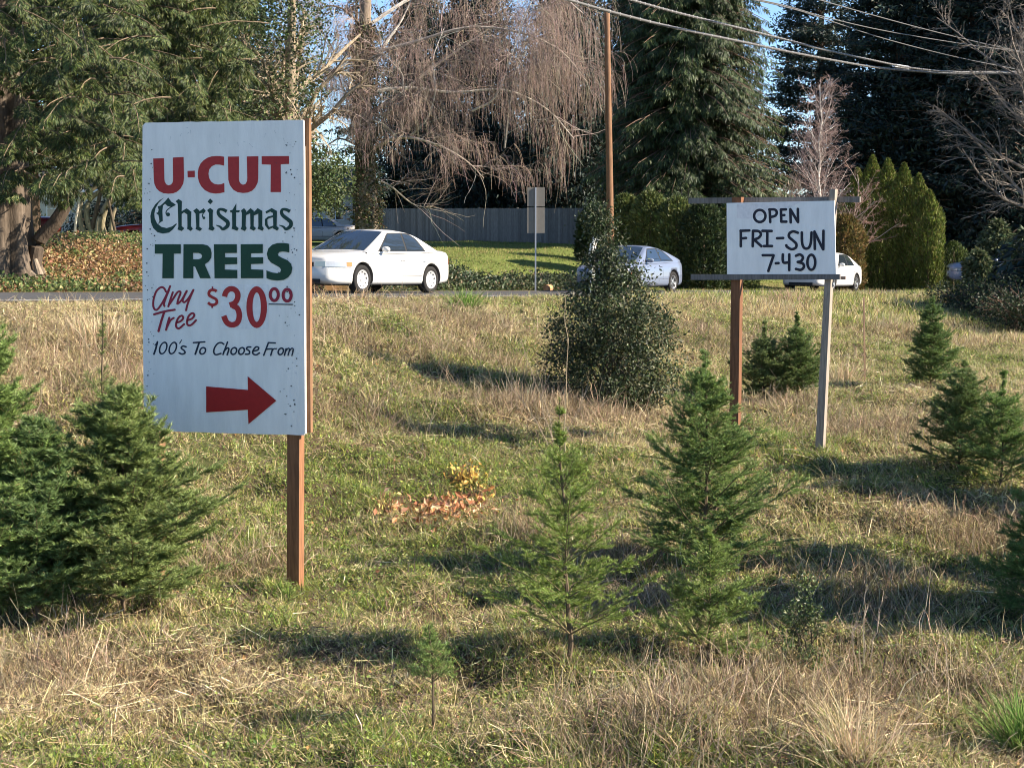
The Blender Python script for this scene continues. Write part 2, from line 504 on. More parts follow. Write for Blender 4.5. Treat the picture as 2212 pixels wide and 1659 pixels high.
L.poly([(340,630),(380,685),(437,722),(372,752),(330,740),(300,712),(272,735),(265,800),(268,900),(270,935),(240,950),(205,978),(226,940),(222,900),(212,855),(180,832),(208,822),(215,790),(205,745),(240,735),(300,680)], G)
L.stroke([(428,724),(365,762),(322,798),(312,835),(330,862)], [16, 12, 12, 14, 16], G); L.disc(338, 850, 26, G)
L.poly([(435,680),(475,650),(518,678),(515,800),(515,1000),(550,1030),(515,1065),(460,1045),(472,1010),(465,720),(458,700)], G)
L.poly([(510,812),(580,770),(640,815),(635,1000),(660,1035),(632,1065),(585,1035),(590,1010),(588,850),(545,822),(510,848)], G)
L.poly([(665,800),(710,770),(745,800),(745,1010),(780,1035),(752,1065),(695,1040),(705,1010),(695,840)], G)
L.poly([(740,812),(800,770),(828,805),(795,845),(785,830),(765,832),(740,842)], G)
L.stroke([(795,835),(784,868),(798,898)], 12, G); L.disc(804, 894, 18, G)
L.poly([(845,795),(885,765),(925,795),(918,830),(918,1000),(945,1030),(920,1062),(862,1045),(872,1010),(870,830)], G)
L.poly([(885,643),(922,680),(888,718),(852,685)], G)
for dx in (0, 822):
    k = 1 if dx == 0 else .98
    pts = [(1100,812),(1055,788),(1005,785),(988,820),(1010,865),(1070,912),(1112,950),(1108,1000),(1050,1040),(1012,1008),(958,988)]
    L.stroke([(958 + (x - 958) * k + dx, y) for x, y in pts], [44, 38, 34, 40, 46, 48, 50, 48, 36, 26, 8], G, rnd=False)
L.poly([(1225,705),(1222,790),(1220,1000),(1255,1030),(1235,1062),(1165,1035),(1172,1000),(1170,830),(1140,800),(1175,790)], G)
L.poly([(1140,798),(1272,795),(1262,822),(1150,825)], G)
L.poly([(1285,800),(1325,768),(1352,800),(1345,1000),(1360,1030),(1335,1065),(1282,1040),(1295,1005),(1297,830)], G)
L.poly([(1345,828),(1410,768),(1452,805),(1450,1000),(1480,1030),(1452,1062),(1400,1035),(1408,1005),(1405,835),(1345,862)], G)
L.poly([(1445,828),(1502,768),(1562,805),(1560,1000),(1582,1030),(1565,1062),(1500,1035),(1512,1005),(1510,840),(1445,866)], G)
L.poly([(1685,768),(1752,805),(1748,1000),(1778,1028),(1755,1060),(1700,1030),(1705,1000),(1700,832),(1665,812),(1615,838),(1603,812)], G)
L.stroke([(1702,872),(1640,890),(1612,915),(1615,985),(1645,1030),(1708,1005)], [24, 26, 32, 36, 34, 22], G, smooth=False, rnd=False)
cC = crop2d(400, 680, 4.6083); L.c = cC
GR = np.array([.008, .055, .03])
L.poly([(168,38),(505,38),(505,160),(415,160),(413,478),(265,478),(270,160),(168,160)], GR)
L.poly([(540,38),(790,38),(850,52),(890,90),(905,150),(900,210),(870,260),(815,298),(893,478),(757,478),(690,325),(668,325),(668,478),(537,478)], GR, holes=[[(663,150),(735,150),(770,165),(782,192),(770,220),(735,232),(663,232)]])
L.poly([(935,38),(1232,38),(1232,150),(1078,152),(1078,207),(1235,208),(1235,295),(1075,298),(1075,365),(1238,370),(1238,478),(943,478)], GR)
L.poly([(1282,38),(1570,35),(1568,152),(1415,155),(1415,208),(1573,205),(1573,290),(1415,295),(1415,362),(1575,368),(1575,478),(1285,478)], GR)
L.poly([(1910,32),(1840,20),(1760,22),(1690,45),(1640,95),(1622,160),(1635,225),(1675,275),(1740,310),(1790,340),(1805,370),(1795,400),(1760,412),(1700,405),(1650,390),(1615,375),(1618,480),(1680,500),(1760,508),(1840,500),(1900,465),(1940,410),(1952,345),(1935,290),(1890,245),(1820,215),(1775,190),(1762,165),(1785,138),(1830,132),(1880,138),(1912,145)], GR)
L.build('green_lettering', sign1, base1, 'green blackletter Christmas above green block letters TREES')
cD = crop2d(400, 780, 4.6083)
L = Lettering(P1, cD)
for a, b, c_, d in ((1018, 98, 1318, 672), (1330, 100, 1640, 676)):
    L.poly([(a, b), (c_, b + 2), (c_, d), (a, d)], (.84, .82, .80))
L.build('number_card', sign1, base1, 'pale cards under the digits of the price')
L = Lettering(P1, cD); L.k = 4
for pts in ([(310,190),(285,145),(245,135),(190,180),(155,270),(145,360),(160,415),(195,425),(245,365),(300,270),(345,170),(365,120)],
            [(350,170),(310,270),(285,350),(292,378)], [(400,200),(370,290),(342,382)], [(345,370),(400,290),(455,205),(490,188),(500,212),(470,290),(458,348)],
            [(462,348),(515,300),(580,182)], [(582,182),(548,250),(528,305),(552,328),(605,275),(668,168)], [(668,168),(620,280),(590,360),(572,432)]):
    L.stroke(pts, 26, MAR)
L.stroke([(158,485),(290,448),(425,425)], 28, MAR); L.stroke([(288,460),(255,560),(215,702)], 30, MAR)
L.stroke([(355,530),(335,600),(314,686)], 28, MAR); L.stroke([(330,640),(368,565),(412,532)], 26, MAR)
L.stroke([(448,592),(500,575),(535,535),(522,503),(482,520),(448,585),(445,645),(480,668),(548,612)], 26, MAR)
L.stroke([(592,562),(650,540),(680,495),(655,470),(610,502),(586,570),(594,622),(640,622),(702,562)], 26, MAR)
L.stroke([(970,188),(945,172),(900,170),(872,195),(872,235),(910,262),(955,285),(972,312),(965,345),(930,362),(890,358),(858,332)], 36, RED, rnd=False)
L.stroke([(915,125),(915,160)], 18, MAR, rnd=False); L.stroke([(912,372),(912,402)], 22, MAR, rnd=False)
L.stroke([(1072,255),(1090,198),(1135,158),(1190,158),(1230,190),(1246,240),(1232,300),(1195,345),(1138,365)], 70, RED, rnd=False)
L.stroke([(1175,372),(1232,400),(1260,460),(1262,530),(1240,590),(1195,618),(1140,615),(1095,580),(1062,505)], 72, RED, rnd=False)
L.ell(1490, 392, 94, 231, 80, RED)
L.ell(1718, 230, 52, 77, 40, MAR); L.ell(1885, 237, 52, 77, 40, MAR)
L.stroke([(1645,352),(1960,357)], 14, NAVY, rnd=False)
L.c = crop2d(400, 1020, 4.6083)
L.poly([(835,312),(1378,358),(1372,180),(1745,497),(1383,802),(1375,615),(835,648)], np.array([.36, .016, .016]))
L.build('price_lettering', sign1, base1, 'red brush words Any Tree, the price $30 00 and a red arrow')
L = Lettering(P1, cD)
W_ = 20; N_ = NAVY
L.stroke([(200,842),(180,925),(155,1000)], 24, N_); L.stroke([(168,885),(196,850)], 12, N_)
L.ell(275, 922, 44, 74, W_, N_, .25); L.ell(400, 922, 44, 74, W_, N_, .25)
L.stroke([(515,818),(488,862)], 12, N_)
L.stroke([(572,905),(530,897),(508,922),(548,955),(558,985),(520,1000),(482,985)], W_, N_)
L.stroke([(668,852),(815,842)], W_, N_); L.stroke([(742,852),(692,1000)], 24, N_); L.ell(788, 958, 36, 42, W_, N_, .2)
L.stroke([(1062,872),(1030,852),(985,862),(942,918),(932,978),(960,1008),(1025,992)], W_, N_)
L.stroke([(1110,845),(1052,1005)], W_, N_); L.stroke([(1062,968),(1105,922),(1128,935),(1105,1010)], W_, N_)
L.ell(1192, 960, 36, 44, W_, N_, .2); L.ell(1292, 960, 36, 44, W_, N_, .2)
L.stroke([(1412,908),(1372,910),(1358,935),(1395,962),(1388,998),(1342,1002)], W_, N_)
L.stroke([(1442,962),(1500,948),(1515,918),(1482,906),(1445,948),(1440,993),(1480,1010),(1525,985)], W_, N_)
L.stroke([(1730,856),(1642,852)], W_, N_); L.stroke([(1642,852),(1580,1015)], W_, N_); L.stroke([(1612,938),(1690,930)], W_, N_)
L.stroke([(1695,935),(1672,1015)], W_, N_); L.stroke([(1682,972),(1712,932),(1745,932)], W_ - 4, N_)
L.ell(1802, 965, 33, 42, W_, N_, .2)
L.stroke([(1872,930),(1850,1015)], W_, N_); L.stroke([(1860,972),(1896,926),(1915,942),(1897,1015)], W_ - 3, N_); L.stroke([(1908,972),(1942,926),(1965,942),(1946,1018)], W_ - 3, N_)
L.build('navy_lettering', sign1, base1, "dark blue slanted line 100's To Choose From")
L = Lettering(P1, lambda x, y: (x, y))
rg = random.Random(11)
for k in range(150):
    left = rg.random() < .45
    x = rg.gauss(322, 9) if left else rg.gauss(627, 12)
    y = rg.uniform(300, 920)
    if not (312 < x < 652): continue
    L.disc(x, y, rg.choice([.8, 1.0, 1.3, 1.7]), (.05, .06, .07), 6)
for k in range(14): 
    x = rg.uniform(330, 620); y = rg.uniform(275, 325); a = rg.uniform(0, 3)
    L.stroke([(x, y), (x + 4 * math.cos(a), y + 8 * math.sin(a))], .5, (.35, .38, .4), rnd=False)
L.build('nail_holes', sign1, base1)

# ------------------------------------------------------------------ SIGN 2: the opening hours sign
P2 = Plane(1805, 595, 16.2, rad(30.0))
base2 = np.array([*at(1768, 970, 16.25)[:2], 0]); base2[2] = hgt(base2[0], base2[1])
sign2 = empty('hours_sign', base2, 'smaller white board hand painted OPEN FRI-SUN 7-430 on two tall posts with crossbars', 'sign')
board_prism(P2, [(1569.5, 439), (1802, 434), (1806, 593), (1570.5, 597)], .012, (.88, .86, .84)).build('board', M_paint, sign2, base2)
GRAY = (.17, .155, .14)
post_from_pixels(P2, (1581, 1575), (1601, 1594), 426, 950, .03, .09, (.17, .08, .042)).build('post', M_wood, sign2, base2)
post_from_pixels(P2, (1792, 1759.5), (1804, 1776.5), 409, 990, .03, .09, (.30, .25, .205)).build('post', M_wood, sign2, base2)
mbx = MB()
def bar(P, p0, p1, h, off, dep, col):
    a = P.hit(p0[0], p0[1], -off); b = P.hit(p1[0], p1[1], -off)
    c = P.hit(p1[0], p1[1] + h, -off); d = P.hit(p0[0], p0[1] + h, -off)
    mb = MB(); Fr = [a, b, c, d]; Bk = [p - P.N * dep for p in Fr]
    mb.add(Fr + Bk, [[0, 3, 2, 1], [4, 5, 6, 7], [0, 1, 5, 4], [1, 2, 6, 5], [2, 3, 7, 6], [3, 0, 4, 7]], col); return mb
bar(P2, (1487, 428), (1857, 425), 12.5, .122, .038, GRAY).build('crossbar', M_wood, sign2, base2)
bar(P2, (1492, 593), (1814, 592.5), 12, -.004, .034, (.15, .14, .135)).build('crossbar', M_wood, sign2, base2)
bar(P2, (1560, 597), (1826, 597.5), 7, .122, .038, (.2, .16, .14)).build('crossbar', M_wood, sign2, base2)
cS = crop2d(1930, 500, 3.8807)
L = Lettering(P2, cS); C2 = np.array([.012, .014, .03]); w2 = 29
L.poly([(560, 290), (1270, 262), (1130, 335), (690, 452), (560, 450)], (.80, .76, .76))  # patch of white slightly darker than the board
L.build('board_patch', sign2, base2, 'patch of slightly darker white')
L = Lettering(P2, cS); L.k = 4
def st(*ps, w=w2, sm=True): L.stroke(list(ps), w, C2, smooth=sm)
L.ell(812, 422, 62, 66, w2, C2)
st((920,350),(926,488)); st((915,352),(975,352),(998,382),(982,418),(932,434))
st((1043,352),(1047,482)); st((1043,352),(1098,350)); st((1047,415),(1080,412)); st((1047,484),(1102,484))
st((1150,492),(1146,348)); st((1148,352),(1225,482)); st((1230,488),(1228,345))
st((605,752),(605,582)); st((602,584),(698,580)); st((607,668),(662,662))
st((735,752),(738,584)); st((738,584),(800,588),(825,622),(800,660),(748,680)); st((752,682),(830,752))
st((842,584),(942,586)); st((895,588),(893,748)); st((858,750),(946,750)); st((1002,665),(1068,662))
st((1228,605),(1180,590),(1138,610),(1132,650),(1178,692),(1212,728),(1205,768),(1160,785),(1112,760),(1102,742))
st((1272,602),(1275,715),(1300,772),(1345,770),(1370,715),(1378,602))
st((1414,782),(1410,592)); st((1412,598),(1500,778)); st((1506,786),(1508,584))
st((845,850),(962,850)); st((964,852),(940,920),(906,1022)); st((988,938),(1018,936))
st((1065,842),(1064,900),(1078,932),(1132,926)); st((1135,842),(1134,1012))
st((1208,856),(1252,842),(1284,872),(1266,912),(1228,924)); st((1232,926),(1284,942),(1294,980),(1260,1010),(1208,1000))
L.ell(1376, 927, 43, 82, w2, C2)
L.build('hand_lettering', sign2, base2, 'dark brush painted words OPEN FRI-SUN 7-430')
# ------------------------------------------------------------------ placing on the ground
def gp(px, py, y0=5.0, y1=140.0):
    """world point where the photo pixel meets the ground"""
    d = ray(px, py); Yv = np.arange(y0, y1, .05)
    P = EYE[None] + d[None] * (Yv / d[1])[:, None]
    below = P[:, 2] <= hgt(P[:, 0], P[:, 1])
    k = int(np.argmax(below)) if below.any() else len(Yv) - 1
    return np.array([P[k, 0], P[k, 1], float(hgt(P[k, 0], P[k, 1]))])
def proj(x, y, z):
    X_ = x; u = (z - 1.5); f_ = y * cp - u * sp_; v = y * sp_ + u * cp
    return CX + F * X_ / f_, CY - F * v / f_

# ------------------------------------------------------------------ ground vegetation
def scatter(rng, n, y0, y1, k=.40, pw=.0, nmin=None):
    """points on the near slope; density falls off with distance by pw"""
    u = rng.random(n * 2)
    e = 2 - pw
    y = (y0 ** e + u * (y1 ** e - y0 ** e)) ** (1 / e)
    x = (rng.random(n * 2) * 2 - 1) * k * y
    s, nn = sn(x, y)
    keep = nn > (NNEAR + .25 if nmin is None else nmin)
    x = x[keep][:n]; y = y[keep][:n]
    return x, y, hgt(x, y)

GREENS = [(870, 1000, 1.7, .5), (960, 760, 2.2, .18), (860, 840, 2, .2), (1830, 700, .9, .6), (2140, 640, 4, .3), (300, 1420, 1.0, .25), (620, 1180, 1.0, .25),
          (1700, 1000, 1.4, .15), (760, 1200, 1.0, .25), (1950, 1180, .9, .25), (1350, 1000, 1.0, .12), (1500, 760, 1.5, .1), (1990, 800, 1.5, .2), (700, 1090, .8, .3), (2100, 1190, .8, .3)]
TANS = [(250, 1480, .8, .5), (1200, 900, 1.0, .4), (1850, 1550, .7, .5), (60, 1520, .6, .4), (1200, 1540, .5, .5), (430, 1500, .6, .35), (1500, 900, .8, .3), (1350, 850, 1.5, .4), (130, 720, 2, .5),
        (2050, 1130, .8, .4), (1330, 1300, .5, .3), (2000, 900, 1.5, .3), (1600, 660, 3, .35), (750, 660, 2.5, .3), (2180, 720, 3, .2)]
GP_G = [(*gp(a, b)[:2], c, d) for a, b, c, d in GREENS]; GP_T = [(*gp(a, b)[:2], c, d) for a, b, c, d in TANS]
def greenness(x, y):
    g = fbm(x, y, 1.5, 51, 4) * .75 + .25 * vnoise(x / .35, y / .35, 60)
    g = (g - .5) * 1.9 + .52
    for a, b, c, d in GP_G: g = g + d * np.exp(-((x - a) ** 2 + ((y - b)) ** 2) / c ** 2)
    for a, b, c, d in GP_T: g = g - d * np.exp(-((x - a) ** 2 + ((y - b)) ** 2) / c ** 2)
    return np.clip(g, 0, 1)
GRC = np.array([[.25, .32, .06], [.35, .39, .08], [.15, .24, .05], [.40, .39, .14], [.18, .23, .09]])
STC = np.array([[.66, .55, .27], [.78, .67, .40], [.50, .40, .20], [.38, .28, .16], [.24, .17, .11], [.62, .51, .33]])
def veg_cols(rng, g, pg=1.0):
    isg = rng.random(len(g)) < np.clip(g * pg, 0, 1)
    c = np.where(isg[:, None], pick(rng, GRC, [3, 3, 2, 2, 2], len(g), .2, .08), pick(rng, STC, [4, 3, 3, 3, 2, 2], len(g), .22, .05))
    return c
def mk_grass(name, n, y0, y1, pw, hmin, hmax, w, seed, label=None, pg=1.0, lean=.5, k=.52):
    rng = np.random.default_rng(seed)
    x, y, z = scatter(rng, n, y0, y1, k, pw)
    n = len(x); g = greenness(x, y)
    sc_ = .75 + .55 * (y / 14.0).clip(.6, 2.4)               # blades a little coarser far off
    clump = vnoise(x / .16, y / .16, seed + 5)
    L_ = rng.uniform(hmin, hmax, n) * (.35 + 1.1 * clump ** 1.5) * (1.15 - .35 * g)
    D = np.stack([rng.normal(size=n) * lean, rng.normal(size=n) * lean, np.ones(n)], 1)
    D[:, 0] -= .15; D = unit(D)
    a = rng.uniform(0, math.pi, n); S = np.stack([np.cos(a), np.sin(a), 0 * a], 1)
    bend = np.stack([rng.normal(size=n), rng.normal(size=n), -np.abs(rng.normal(size=n)) * .6], 1) * L_[:, None] * .38
    mb = MB(); blades(mb, np.stack([x, y, z - .01], 1), D, S, L_, w * sc_ * rng.uniform(.6, 1.3, n), bend, veg_cols(rng, g, pg))
    return tag(mb.build(name, M_grass), kind='stuff')
def mk_turf(name, n, seed, hmin, hmax, w, pw):
    rng = np.random.default_rng(seed)
    x, y, z = scatter(rng, n, 6.0, 35, .52, pw); n = len(x); g = greenness(x, y)
    sc_ = .7 + .5 * (y / 14.0).clip(.6, 2.4); clump = vnoise(x / .2, y / .2, 71) * .6 + vnoise(x / .07, y / .07, 72) * .4
    L_ = rng.uniform(hmin, hmax, n) * (.3 + 1.3 * clump ** 1.6) * (.8 + .25 * sc_)
    D = unit(np.stack([rng.normal(size=n) * .8 - .1, rng.normal(size=n) * .8, np.full(n, .9)], 1))
    S = unit(np.cross(D, rdir(rng, n)))
    mb = MB(); tris(mb, np.stack([x, y, z - .01], 1), D, S, L_, w * sc_ * rng.uniform(.5, 1.3, n), veg_cols(rng, g))
    return tag(mb.build(name, M_grass), kind='stuff')
mk_turf('grass', 980000, 100, .04, .13, .0075, .9)
mk_grass('long_grass', 215000, 6.0, 34, .9, .04, .14, .0048, 101, lean=.7)
mk_grass('tall_grass', 30000, 6.0, 36, .7, .12, .34, .0040, 103, pg=.35, lean=.4)

def mk_thatch(name, n, y0, y1, pw, seed, l0, l1, w, cols, pr, tilt=.22, filt=None, wide=.50, lift=.05):
    rng = np.random.default_rng(seed)
    x, y, z = scatter(rng, n, y0, y1, wide, pw)
    if filt is not None:
        k = rng.random(len(x)) < filt(x, y); x, y, z = x[k], y[k], z[k]
    n = len(x)
    a = rng.vonmises(.25, .5, n); a = np.where(rng.random(n) < .5, a, rng.uniform(0, 2 * math.pi, n))
    e = rng.normal(size=n) * tilt
    D = np.stack([np.cos(a) * np.cos(e), np.sin(a) * np.cos(e), np.sin(e)], 1)
    L_ = rng.uniform(l0, l1, n) * rng.uniform(.5, 1, n); P0 = np.stack([x, y, z + rng.random(n) * lift], 1) - D * L_[:, None] * .5
    zz = hgt(P0[:, 0], P0[:, 1]); P0[:, 2] = np.maximum(P0[:, 2], zz)
    S = unit(np.cross(D, EZ) + rng.normal(size=(n, 3)) * .5)
    sc_ = .8 + .5 * (y / 14.0).clip(.6, 2.2)
    bend = np.stack([rng.normal(size=n), rng.normal(size=n), rng.normal(size=n) * .3], 1) * L_[:, None] * .12
    mb = MB(); blades(mb, P0, D, S, L_, w * sc_ * rng.uniform(.6, 1.4, n), bend, pick(rng, cols, pr, n, .22, .06))
    return tag(mb.build(name, M_straw), kind='stuff')
mk_thatch('dead_grass_litter', 185000, 6.6, 34, .9, 201, .05, .17, .0045, STC, [3, 2, 4, 4, 4, 2], filt=lambda x, y: 1.05 - greenness(x, y) * .75)
mk_thatch('dark_twigs', 110000, 6.6, 36, .9, 202, .06, .28, .0042, [(.12, .085, .06), (.18, .12, .08), (.25, .18, .12), (.1, .08, .07)], [3, 3, 2, 2], tilt=.5, lift=.07)
def heaps(x, y):
    t = 0 * x
    for a, b, c, d in GP_T: t = t + np.exp(-((x - a) ** 2 + ((y - b)) ** 2) / c ** 2)
    return np.clip(t, 0, 1) + .06
mk_thatch('straw', 64000, 6.6, 32, .7, 203, .12, .42, .0042, STC[[0, 1, 5, 3, 4]], [3, 3, 3, 3, 2], tilt=.3, filt=heaps, lift=.09)

BRN = [(1500, 1520, .9, .5), (1640, 1500, .6, .5), (60, 1480, .7, .9), (1250, 890, 1.3, .9), (1000, 760, 1.3, .6), (1600, 750, 1.6, .7), (720, 720, 1.0, .6), (1960, 720, 1.6, .7), (780, 900, .8, .5), (120, 820, 1.6, .7), (1700, 880, .8, .6), (1150, 1150, .3, .6), (1900, 1320, .6, .7), (1900, 930, 1.2, .7), (1450, 1330, .5, .9), (2120, 1180, .7, .8), (1400, 1600, .7, .6), (520, 1240, .5, .6), (1000, 700, 1.2, .7), (1120, 880, .8, .9), (2000, 1500, .7, .6), (1300, 1230, .5, .7), (200, 760, 1.5, .5)]
BR_ = [(*gp(a, b)[:2], c, d) for a, b, c, d in BRN]
def mk_brown(name, n, seed, h0, h1, cols):
    rng = np.random.default_rng(seed); C = []
    for a, b, c, d in BR_:
        m = int(n * d * c / 12); C.append(np.column_stack([a + rng.normal(size=m) * c * .6, b + rng.normal(size=m) * c * .5]))
    C = np.concatenate(C); sN = sn(C[:, 0], C[:, 1])[1]; C = C[sN > NNEAR + .3]; n = len(C); z = hgt(C[:, 0], C[:, 1])
    cl = vnoise(C[:, 0] / .18, C[:, 1] / .18, seed)
    P = path(rng, np.column_stack([C, z - .01]), np.column_stack([rng.normal(size=(n, 2)) * .45, np.ones(n)]), rng.uniform(h0, h1, n) * (.4 + cl), 5, .06, .22)
    mb = MB(); tubes(mb, P, taper(rng.uniform(.0012, .0028, n) * (.8 + C[:, 1] / 30), 5, .4), 3, pick(rng, cols, [1] * len(cols), n, .2, .06), cap=False)
    return tag(mb.build(name, M_twig), kind='stuff')
mk_brown('brown_weeds', 26000, 107, .08, .3, [(.22, .16, .09), (.32, .24, .14), (.15, .11, .07), (.45, .35, .22)])
mk_brown('pale_dry_stems', 5000, 108, .2, .5, [(.5, .4, .27), (.42, .32, .21), (.3, .22, .14)])
def mk_far(name, n, seed):
    rng = np.random.default_rng(seed); y = rng.uniform(30, 56, n * 3); x = (rng.uniform(-.02, .4, n * 3)) * y; s_, nn = sn(x, y); k = (nn > NNEAR + .2) & ((y > 33.5) | (x > .38 * y)); x, y = x[k][:n], y[k][:n]; n = len(x); g = greenness(x, y); z = hgt(x, y)
    D = unit(np.stack([rng.normal(size=n) * .6, rng.normal(size=n) * .6, np.ones(n)], 1)); S = unit(np.cross(D, rdir(rng, n)))
    mb = MB(); tris(mb, np.stack([x, y, z - .01], 1), D, S, rng.uniform(.08, .28, n), .022, veg_cols(rng, g)); return tag(mb.build(name, M_grass), kind='stuff')
mk_far('far_bank_grass', 60000, 105)
# low broad leaves (clover and weeds) and fallen leaves
def mk_leaves(name, n, y0, y1, pw, seed, size, cols, pr, filt, mt, up=.9, wide=.4):
    rng = np.random.default_rng(seed)
    x, y, z = scatter(rng, n, y0, y1, wide, pw)
    k = rng.random(len(x)) < filt(x, y); x, y, z = x[k], y[k], z[k]; n = len(x)
    Nn = unit(np.stack([rng.normal(size=n) * .6, rng.normal(size=n) * .6, np.full(n, up)], 1))
    D = unit(np.cross(Nn, rdir(rng, n)))
    L_ = size * rng.uniform(.5, 1.3, n) * (.8 + .3 * (y / 14).clip(.6, 2))
    mb = MB(); cards(mb, np.stack([x, y, z + rng.uniform(.005, .05, n)], 1), D, Nn, L_, L_ * .7, pick(rng, cols, pr, n, .25, .08), fold=.15)
    return tag(mb.build(name, mt), kind='stuff')
mk_leaves('low_weeds', 260000, 6.6, 33, .9, 301, .026, [(.20, .28, .055), (.28, .33, .08), (.34, .36, .14), (.12, .18, .045)], [3, 3, 2, 2], lambda x, y: .12 + .85 * greenness(x, y) ** 1.2, M_leaf)
mk_leaves('fallen_leaves', 16000, 6.6, 32, .8, 303, .035, [(.35, .2, .08), (.24, .13, .06), (.45, .3, .14), (.16, .09, .05)], [3, 3, 2, 2], lambda x, y: .25 + 0 * x, M_straw)

# ------------------------------------------------------------------ young firs
def along(rng, P, dens):
    """random points on polylines, dens per metre: position, tangent, t, source index"""
    A = P[:, :-1].reshape(-1, 3); B = P[:, 1:].reshape(-1, 3); K = P.shape[1]
    l = np.linalg.norm(B - A, axis=1); c = rng.poisson(l * dens)
    i = np.repeat(np.arange(len(A)), c); t = rng.random(len(i))[:, None]
    return A[i] * (1 - t) + B[i] * t, unit(B[i] - A[i]), (i % (K - 1) + t[:, 0]) / (K - 1), i // (K - 1)

def make_fir(name, base, H, Rad, seed, label, group, tint=(1, 1, 1), dense=1.0, leader=.18, clear=.04, lean=(0, 0), ndl=.027, nw=.0026, ndens=430, up=1.0, cat='fir tree', step=.12, bv=(.75, 1.12)):
    rng = np.random.default_rng(seed)
    root = empty(name, base, label, cat, group)
    K = 12; tz = np.linspace(0, H, K); wob = np.cumsum(rng.normal(size=(K, 2)) * .006 * H, 0)
    trunk = np.stack([wob[:, 0] + lean[0] * tz, wob[:, 1] + lean[1] * tz, tz - .02], 1)
    r0 = .009 * H + .003
    mb = MB(); tubes(mb, trunk, np.linspace(r0, .0025, K), 7, (.12, .09, .06)); mb.build('trunk', M_bark, root)
    def tp(h): return np.array([np.interp(h, tz, trunk[:, 0]), np.interp(h, tz, trunk[:, 1]), h])
    hs = []; az = []; h = clear * H + .03; st_ = H * step
    while h < H * (1 - leader) + .01:
        m = int(rng.integers(5, 8)); a0 = rng.uniform(0, 6.28)
        for k in range(m): hs.append((h + rng.normal() * .008, rng.uniform(*bv))); az.append(a0 + k * 6.283 / m + rng.normal() * .22)
        for _ in range(int(rng.integers(3, 7) * dense)): hs.append((h + rng.uniform(.15, .9) * st_, rng.uniform(.3, .75))); az.append(rng.uniform(0, 6.28))
        h += st_ * rng.uniform(.85, 1.15); st_ *= .985
    for _ in range(int(9 * leader / .18)): hs.append((H * (1 - leader * rng.uniform(.15, .8)), rng.uniform(.1, .35))); az.append(rng.uniform(0, 6.28))
    hs = np.array([(min(a, H * .985), b) for a, b in hs]); az = np.array(az); n = len(hs); q = np.clip(hs[:, 0] / (H * (1 - .8 * leader)), 0, 1)
    P0 = np.array([tp(a) for a in hs[:, 0]])
    el = (rad(20) + rad(30) * q ** .8 * up + rng.normal(size=n) * .1)
    D0 = np.stack([np.cos(az) * np.cos(el), np.sin(az) * np.cos(el), np.sin(el)], 1)
    Lb = (1.62 * Rad * np.clip(1.04 - q, .05, 1) ** .8 * np.clip(.74 + q * 1.3, 0, 1) + .06) * hs[:, 1]
    Bp = path(rng, P0, D0, Lb, 7, rng.normal(size=n) * .02 - .012, .05)
    br = taper(.0018 + .006 * Lb, 7, .3)
    m = max(5, int(11 * dense))
    pos, D, r, t = spawn(rng, Bp, br, m, .14, .98, rad(38), rad(60), planar=True)
    Ll = np.repeat(Lb, m) * (1.05 - t) * .56 * rng.uniform(.55, 1.15, n * m) + .025
    Lp = path(rng, pos, D, Ll, 4, -.02, .05); lr = taper(np.minimum(r * .7, .0026), 4, .5)
    tw = MB(); tubes(tw, Bp, br, 5, (.17, .13, .08)); tubes(tw, Lp, lr, 3, (.2, .17, .09), cap=False)
    lines_ = [(Bp, 1.0), (Lp, 1.0)]
    big = Ll > .10
    if big.any():
        pos, D, r, t = spawn(rng, Lp[big], lr[big], 4 if dense < 1.2 else 6, .2, .95, rad(35), rad(58), planar=True)
        L3 = np.repeat(Ll[big], 4 if dense < 1.2 else 6) * (1 - t) * .55 * rng.uniform(.5, 1.1, len(t)) + .02
        Tp = path(rng, pos, D, L3, 3, -.03, .06); tubes(tw, Tp, .001, 3, (.24, .2, .1), cap=False); lines_.append((Tp, 1.0))
    tw.build('branches', M_twig, root)
    mb = MB(); bt = 1 + rng.normal(size=(1, 3)) * .03
    for P, f in lines_ + [(trunk[None, -3:], .5)]:
        C, T, tt, src = along(rng, P, ndens * f); nn = len(C)
        keep = rng.random(nn) < np.where((tt < .3) & (P is Bp), .25, 1)
        C, T, tt = C[keep], T[keep], tt[keep]; nn = len(C)
        up_ = unit(np.cross(np.cross(T, EZ + 1e-3), T)); sd_ = unit(np.cross(T, EZ + 1e-3)) * np.sign(rng.random((nn, 1)) - .5)
        a = rng.uniform(-.35, 1.1, (nn, 1)); pr = sd_ * np.cos(a) + up_ * np.sin(a)
        D = unit(T * .8 + pr + rng.normal(size=(nn, 3)) * .1); S = unit(np.cross(D, rdir(rng, nn)))
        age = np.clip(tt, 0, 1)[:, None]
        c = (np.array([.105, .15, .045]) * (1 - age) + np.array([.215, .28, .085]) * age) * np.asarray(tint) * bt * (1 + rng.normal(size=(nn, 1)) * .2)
        c = np.where(rng.random((nn, 1)) < .15, c * 1.15 + np.array([.05, .07, .05]), c)
        c = np.where(rng.random((nn, 1)) < .012, np.array([.3, .17, .07]), c)
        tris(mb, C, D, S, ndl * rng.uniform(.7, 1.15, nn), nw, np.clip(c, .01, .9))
    mb.build('needles', M_needle, root)
    return root

